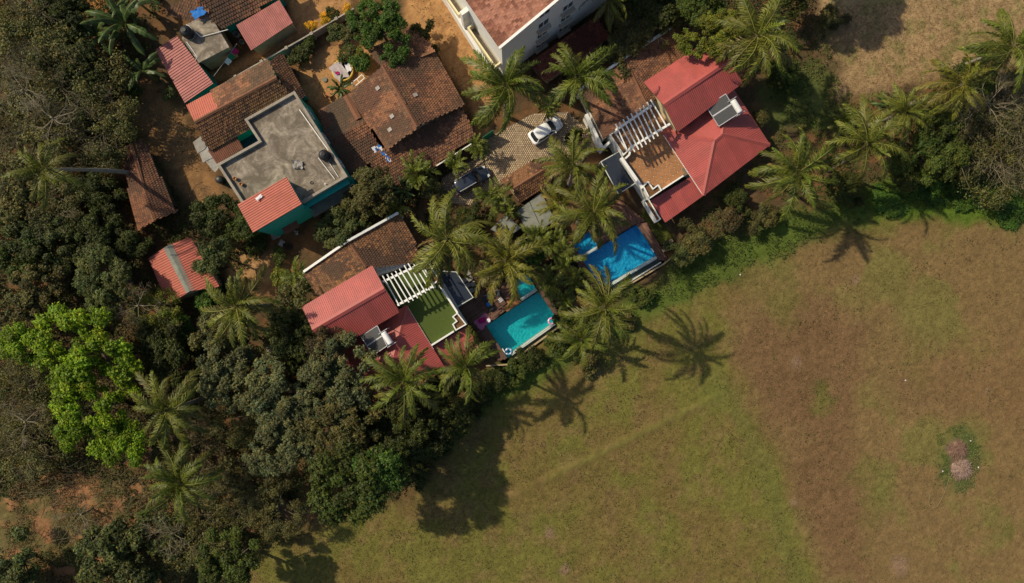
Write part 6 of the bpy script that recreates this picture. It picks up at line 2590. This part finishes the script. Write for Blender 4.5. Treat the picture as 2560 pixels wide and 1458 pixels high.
SHRUBS = [
    ('rounded shrub in front of the compound wall', 772, 106, 18, 1.4, 'green'), ('dark shrub below the compound wall in the sandy yard', 755, 135, 30, 1.3, 'dark'),
    ('leafy shrub beside the compound wall under the bright tree', 838, 78, 26, 1.6, 'mist'), ('shrub right of the compound wall end', 870, 130, 24, 1.2, 'green'),
    ('yellow flowering shrub against the compound wall, left one', 778, 64, 15, 1.5, 'flower'), ('yellow flowering shrub against the compound wall, right one', 812, 42, 17, 1.6, 'flower'),
    ('small yellow flowering shrub at the top end of the compound wall', 868, 20, 13, 1.5, 'flower'), ('shrub behind the yellow flowers at the compound wall', 826, 32, 20, 1.5, 'dark'),
    ('flowering green bush at the gable of the old tiled house', 905, 155, 30, 1.6, 'vivid'), ('yellow speckled bush near the round well', 897, 132, 16, 1.4, 'yellow'),
    ('small rounded bush on the right side of the red hip roof', 1905, 290, 27, 1.8, 'olive'), ('leafy bush between the red verandah roof and the field', 1745, 600, 48, 2.4, 'olive'),
    ('leafy bush below the lawn beside the garden steps', 1705, 635, 40, 2.0, 'mist'), ('brownish bush at the field edge right of the verandah', 1820, 560, 38, 2.0, 'brown'),
    ('round brownish bush under the right-hand palm', 1912, 540, 40, 2.2, 'olive'), ('dark bush below the red hip roof', 1850, 500, 36, 1.8, 'dark'),
    ('bright green bush at the field edge at the right', 2330, 478, 52, 0.6, 'vivid'), ('bright green bush at the right of the hedge', 2440, 470, 60, 0.6, 'vivid'),
    ('low green bush at the hedge foot', 2230, 505, 46, 0.5, 'vivid'), ('low green bush at the hedge foot by the right edge', 2530, 515, 56, 0.6, 'vivid'),
    ('low bush beside the right corner of the turquoise pool', 1420, 800, 34, 1.6, 'green'), ('low bush behind the tall field-edge palm', 1560, 800, 30, 1.0, 'olive'),
    ('low bush at the foot of the kerb wall left of the pool', 1250, 945, 34, 1.2, 'dark'), ('low dark bush along the pool kerb', 1330, 900, 36, 1.0, 'dark'),
    ('small bush between the white car and the porch wall', 1430, 345, 26, 1.6, 'dark'), ('bush beside the pump room under the palms', 1330, 640, 30, 2.0, 'vivid'),
    ('leafy bush at the foot of the teal stair wall', 640, 610, 30, 1.5, 'dark'), ('bush on the bare patch below the teal house', 700, 640, 22, 1.0, 'green'),
    ('bush by the left end of the white verge', 705, 700, 32, 1.6, 'yellow'), ('leafy bush beside the red sheet shed lower end', 510, 745, 34, 2.0, 'vivid'),
    ('bright leafy bush below the red sheet shed', 450, 830, 40, 2.2, 'vivid'), ('grey-green bush under the palm below the red shed', 520, 810, 36, 2.4, 'grey'),
    ('bush left of the faded pink shed', 325, 215, 26, 1.4, 'green'), ('pale blue-green bush at the corner of the faded pink shed', 424, 232, 18, 1.4, 'mist'),
    ('dark shrub along the lane side of the old tiled house', 1080, 140, 26, 1.6, 'dark'), ('bush at the gutter of the old tiled house', 1080, 470, 34, 1.8, 'olive'),
    ('dark bush between the palms and the box room', 1170, 545, 38, 2.0, 'dark'), ('bush left of the turquoise pool shelf', 1225, 690, 26, 1.2, 'olive'),
    ('bushy hedge plant at the field edge below the overhanging palm', 1085, 1120, 44, 1.8, 'dark'), ('bushy hedge plant at the field edge between the palms and the field', 1150, 1045, 40, 1.6, 'green'),
    ('hedge plant just below the palm left of the turquoise pool', 1200, 990, 38, 1.5, 'dark'), ('hedge plant right of the low kerb corner', 1290, 935, 34, 1.2, 'green'),
    ('hedge plant at the end of the low kerb wall', 1395, 865, 34, 1.3, 'green'), ('lowest hedge plant at the foot of the creeper-clad tree', 1035, 1185, 40, 1.6, 'dark'),
    ('hedge plant between the lower dark palm and the field', 1480, 905, 34, 0.8, 'olive'), ('low hedge plant below the kerb of the blue pool', 1600, 745, 34, 0.9, 'green'),
    ('green bush under the upper right palm', 1960, 180, 42, 1.6, 'green'), ('bush at the top edge beside the dry field', 2080, 45, 40, 1.4, 'olive'),
]
for k, (lb, x, y, rp_, zc, tn) in enumerate(SHRUBS):
    tree('shrub', lb, 'shrub', x, y, rp_, zc, MID if rp_ > 34 else SML, tn, 1100 + k, squash=0.8 if zc > 0.7 else 0.4)


# a white bare tree beside the villa
def dead_tree(label, px, py, rpx, zc, seed, k):
    c = P(px, py, zc)
    rad = rpx * (CAM_H - zc) / FOC
    root = thing('bare_tree', label, 'tree', (c.x, c.y, -0.1), seed)
    m = MB()
    m.tube([(0, 0, 0), (0.1, 0, zc * 0.5), (0, 0, zc * 0.85)], [0.16, 0.13, 0.1], 7)
    m.build('trunk', M_pale, root)
    o = link('bare_branches', BR[k], root)
    o.location = (0, 0, zc * 0.8)
    o.scale = (rad, rad, rad * 0.7)
    o.material_slots[0].link = 'OBJECT'
    o.material_slots[0].material = M_pale
    return root


M_pale = mat('pale_bark', (0.23, 0.19, 0.125), 0.9, 0.25, 4, 0.2)
dead_tree('pale leafless tree at the left of the villa solar heater', 775, 890, 36, 7.5, 2, 0)
dead_tree('leafless pale-branched tree in the hedge at the far right', 2490, 250, 82, 7.0, 4, 1)
dead_tree('leafless tree with curved branches between the two dark palms', 330, 765, 60, 6, 1, 2)
dead_tree('leafless twiggy tree in the left thicket above the leaning palm', 105, 285, 85, 8.5, 5, 3)
dead_tree('leafless twiggy tree in the left thicket at the left edge', 30, 215, 70, 8.5, 3, 0)
dead_tree('leafless sapling on the red earth in the lower left', 195, 1290, 62, 2.5, 6, 1)
dead_tree('leafless sapling below the lowest left palm', 420, 1340, 60, 4.5, 2, 2)
dead_tree('leafless sapling at the left edge below the lime-green trees', 45, 1060, 66, 5.5, 1, 3)


# undergrowth: leafy ground cover nobody could count
def scatter_leaves(name, n, regions, leaf, hmax, cols, seed, dens_thresh=0.0, avoid=()):
    r = np.random.default_rng(seed)
    PXs, PYs = [], []
    tot = 0
    areas = []
    for poly in regions:
        xs = [p[0] for p in poly]
        ys = [p[1] for p in poly]
        areas.append((max(xs) - min(xs)) * (max(ys) - min(ys)))
    for poly, a in zip(regions, areas):
        k = int(n * a / sum(areas))
        xs = [p[0] for p in poly]
        ys = [p[1] for p in poly]
        x = r.uniform(min(xs), max(xs), k)
        y = r.uniform(min(ys), max(ys), k)
        sd = poly_sd(x, y, poly) + (fbm(x / 25, y / 25, 71) - 0.5) * 60
        keep = (sd > 0) & (fbm(x / 34, y / 34, seed) > dens_thresh)
        for av in avoid:
            keep &= poly_sd(x, y, av) < -4
        PXs.append(x[keep])
        PYs.append(y[keep])
    x = np.concatenate(PXs)
    y = np.concatenate(PYs)
    m = len(x)
    s = CAM_H / FOC
    h = hmax * np.clip((fbm(x / 34, y / 34, seed) - 0.32) * 2.4, 0.05, 1) * (0.35 + 0.65 * r.random(m))
    p = np.stack([(x - 1280) * s, (729 - y) * s, h - 0.03], 1)
    nn = r.normal(0, 0.6, (m, 3)) + np.array([0, 0, 1.0])
    nn /= np.linalg.norm(nn, axis=1)[:, None]
    t = np.cross(nn, r.normal(0, 1, (m, 3)))
    t /= np.linalg.norm(t, axis=1)[:, None]
    b = np.cross(nn, t)
    ls = leaf * r.uniform(0.5, 1.4, m)[:, None]
    v = np.stack([p - t * ls * 0.7, p + b * ls * 0.33, p + t * ls * 0.7 - nn * ls * 0.2, p - b * ls * 0.33], 1).reshape(-1, 3)
    cols = np.array(cols)
    ci = np.clip((fbm(x / 45, y / 45, seed + 5) - 0.28) * 2.2 * len(cols) + r.normal(0, 0.6, m), 0, len(cols) - 1).astype(int)
    c = cols[ci] * r.uniform(0.6, 1.4, m)[:, None]
    me = mesh_np(name, v, np.arange(m * 4).reshape(-1, 4), c)
    me.materials.append(M_grass)
    return stuff(link(name, me))


LEFTV = [(-60, -40), (400, -40), (390, 130), (300, 200), (330, 300), (420, 430), (480, 540), (600, 560), (690, 620), (560, 700), (640, 760), (740, 730), (780, 860), (900, 960), (1120, 930), (1240, 930),
         (1160, 1060), (1060, 1190), (960, 1270), (800, 1310), (620, 1400), (560, 1500), (-60, 1500)]
RIGHTV = [(1690, 640), (1760, 500), (1880, 420), (1960, 300), (1900, 180), (1960, 40), (2060, 60), (2100, 240), (2240, 230), (2400, 190), (2620, 120), (2620, 530), (2400, 520), (2200, 535), (2000, 615), (1850, 680), (1640, 780), (1420, 880), (1300, 950), (1180, 1050), (1230, 925), (1410, 820), (1560, 765)]
MIDV = [(800, 520), (900, 420), (1100, 400), (1180, 510), (1240, 560), (1310, 590), (1390, 560), (1500, 640), (1450, 660), (1500, 760), (1400, 800), (1340, 720), (1290, 680), (1200, 720), (1080, 620), (1000, 530), (870, 600), (800, 620)]
TOPV = [(1480, -40), (1800, -40), (2000, -40), (2040, 30), (1880, 130), (1760, 100), (1680, 70), (1500, 150), (1460, 250), (1340, 270), (1300, 200), (1440, 60)]
BLD = [[(300, 372), (356, 352), (440, 527), (345, 573)], [(372, 645), (476, 594), (548, 717), (420, 762)], PITS[0], PITS[1], DRV,
       [(1143, 769), (1196, 731), (1272, 703), (1345, 725), (1396, 801), (1268, 900), (1190, 830)], [(1404, 606), (1552, 500), (1616, 556), (1672, 652), (1510, 735)]]
scatter_leaves('undergrowth', 300000, [LEFTV], 0.20, 1.3, [(0.034, 0.046, 0.011), (0.050, 0.064, 0.016), (0.072, 0.080, 0.022), (0.098, 0.090, 0.030), (0.110, 0.078, 0.030)], 81, 0.34, BLD + [[(60, 1250), (180, 1215), (290, 1195), (310, 1290), (240, 1350), (80, 1380)], [(-40, 1280), (60, 1280), (110, 1360), (60, 1420), (-40, 1420)], [(700, 1270), (790, 1255), (800, 1310), (720, 1330)]])
scatter_leaves('undergrowth', 150000, [RIGHTV], 0.15, 0.45, [(0.040, 0.060, 0.012), (0.058, 0.088, 0.015), (0.075, 0.115, 0.018), (0.090, 0.110, 0.028)], 83, 0.38, BLD)
scatter_leaves('undergrowth', 60000, [MIDV, TOPV], 0.20, 0.9, [(0.035, 0.050, 0.014), (0.055, 0.075, 0.018), (0.085, 0.085, 0.03), (0.12, 0.075, 0.035)], 85, 0.33, BLD)


# grass of the open field, in tufts coloured like the ground they grow on
def grass(name, n, poly, hgt, seed):
    r = np.random.default_rng(seed)
    xs = [p[0] for p in poly]
    ys = [p[1] for p in poly]
    x = r.uniform(min(xs), max(xs), n)
    y = r.uniform(min(ys), max(ys), n)
    k = (poly_sd(x, y, poly) > 0) & (vnoise(x / 6, y / 6, seed) + r.normal(0, 0.25, n) > 0.42)
    x, y = x[k], y[k]
    m = len(x)
    s = CAM_H / FOC
    col = gcol(x, y) * r.uniform(0.8, 1.4, m)[:, None]
    base = np.stack([(x - 1280) * s, (729 - y) * s, (fbm((x - 1280) * s / 4, (729 - y) * s / 4, 5) - 0.5) * 0.16 - 0.10], 1)
    V, C = [], []
    for b in range(2):
        a = r.uniform(0, 6.283, m)
        d = np.stack([np.cos(a), np.sin(a), np.zeros(m)], 1)
        w = np.stack([-np.sin(a), np.cos(a), np.zeros(m)], 1) * (0.035 * r.uniform(0.6, 1.6, m))[:, None]
        h = hgt * r.uniform(0.5, 1.4, m)
        tip = base + d * (h * r.uniform(0.5, 1.4, m))[:, None] + np.stack([np.zeros(m), np.zeros(m), h], 1)
        V.append(np.stack([base - w, base + w, tip], 1))
        C.append(col)
    v = np.concatenate(V).reshape(-1, 3)
    me = mesh_np(name, v, np.arange(len(v)).reshape(-1, 3), np.concatenate(C))
    me.materials.append(M_grass)
    return stuff(link(name, me))


grass('field_grass', 330000, [(480, 1640), (540, 1500), (660, 1370), (960, 1265), (1160, 1060), (1440, 890), (1850, 680), (2200, 535), (2600, 500), (2760, 520), (2760, 1640)], 0.085, 91)
grass('dry_grass', 40000, [(2040, 20), (2600, -30), (2600, 130), (2240, 230), (2110, 250), (2060, 150)], 0.09, 93)
scatter_leaves('field_weeds', 30000, [[(1300, 1000), (1700, 850), (2560, 560), (2560, 1458), (700, 1458), (1000, 1300)]], 0.14, 0.10, [(0.10, 0.12, 0.03), (0.15, 0.14, 0.045), (0.13, 0.085, 0.045), (0.10, 0.09, 0.03)], 89, 0.60)
scatter_leaves('leaf_litter', 9000, [[(690, -20), (860, -20), (880, 10), (830, 50), (700, 125), (560, 205), (520, 180), (610, 140), (730, 70)], [(735, 165), (860, 90), (960, 110), (950, 220), (870, 250), (800, 290), (755, 235)],
               [(985, -20), (1120, -20), (1130, 0), (1235, 190), (1225, 350), (1185, 345), (1170, 250), (1060, 110)], [(290, 190), (400, 210), (500, 380), (560, 470), (560, 540), (470, 520), (350, 330)]], 0.11, 0.03,
               [(0.16, 0.09, 0.04), (0.26, 0.15, 0.06), (0.42, 0.30, 0.18), (0.10, 0.10, 0.03)], 88, 0.44)
scatter_leaves('weeds', 3600, [[(2340, 1080), (2395, 1062), (2440, 1090), (2450, 1150), (2440, 1225), (2390, 1235), (2350, 1190)]], 0.13, 0.16, [(0.085, 0.125, 0.028), (0.10, 0.14, 0.038), (0.13, 0.145, 0.05)], 87, 0.40,
               [[(2370, 1105), (2415, 1105), (2428, 1200), (2385, 1200)]])


def twig_litter(name, n, regions, seed):
    r = random.Random(seed)
    V, Fq = [], []
    while n > 0:
        poly = r.choice(regions)
        xs = [p[0] for p in poly]
        ys = [p[1] for p in poly]
        px, py = r.uniform(min(xs), max(xs)), r.uniform(min(ys), max(ys))
        if poly_sd(np.array([px]), np.array([py]), poly)[0] < 0:
            continue
        n -= 1
        z = r.uniform(0.1, 2.6) if r.random() < 0.6 else r.uniform(2.5, 5.0)
        p = P(px, py, z)
        a = r.uniform(0, 6.283)
        L = r.uniform(0.6, 2.6)
        w = r.uniform(0.012, 0.028)
        d = Vector((math.cos(a), math.sin(a), r.uniform(-0.3, 0.4))) * L / 3
        k0 = len(V)
        for i in range(4):
            for q in range(3):
                b = q * 2.094
                V.append((p.x + w * (1 - i * 0.2) * math.cos(b), p.y + w * (1 - i * 0.2) * math.sin(b), p.z + w * math.sin(b + 1)))
            p = p + d
            d = d + Vector((r.gauss(0, 0.12), r.gauss(0, 0.12), r.gauss(0, 0.06))) * L / 3 * 1.6
        for i in range(3):
            for q in range(3):
                a0 = k0 + i * 3 + q
                b0 = k0 + i * 3 + (q + 1) % 3
                Fq.append((a0, b0, b0 + 3, a0 + 3))
    me = mesh_np(name, np.array(V), np.array(Fq))
    me.materials.append(M_twig)
    return stuff(link(name, me))


twig_litter('dry_twigs', 5200, [[(-20, 30), (150, 60), (240, 200), (320, 380), (150, 420), (-20, 420)], [(-20, 900), (90, 920), (110, 1150), (330, 1190), (560, 1150), (640, 1260), (560, 1400), (300, 1330), (-20, 1400)],
                                [(2380, 240), (2570, 200), (2570, 460), (2400, 420)]], 5)
scatter_leaves('dry_scrub', 16000, [[(-20, 1190), (300, 1180), (330, 1300), (240, 1370), (60, 1420), (-20, 1420)]], 0.13, 0.35, [(0.06, 0.075, 0.018), (0.09, 0.095, 0.026), (0.13, 0.11, 0.04), (0.16, 0.10, 0.045)], 86, 0.46)
grass('lawn_grass', 6000, [(1615, 525), (1668, 570), (1690, 600), (1650, 612), (1600, 540)], 0.10, 95)
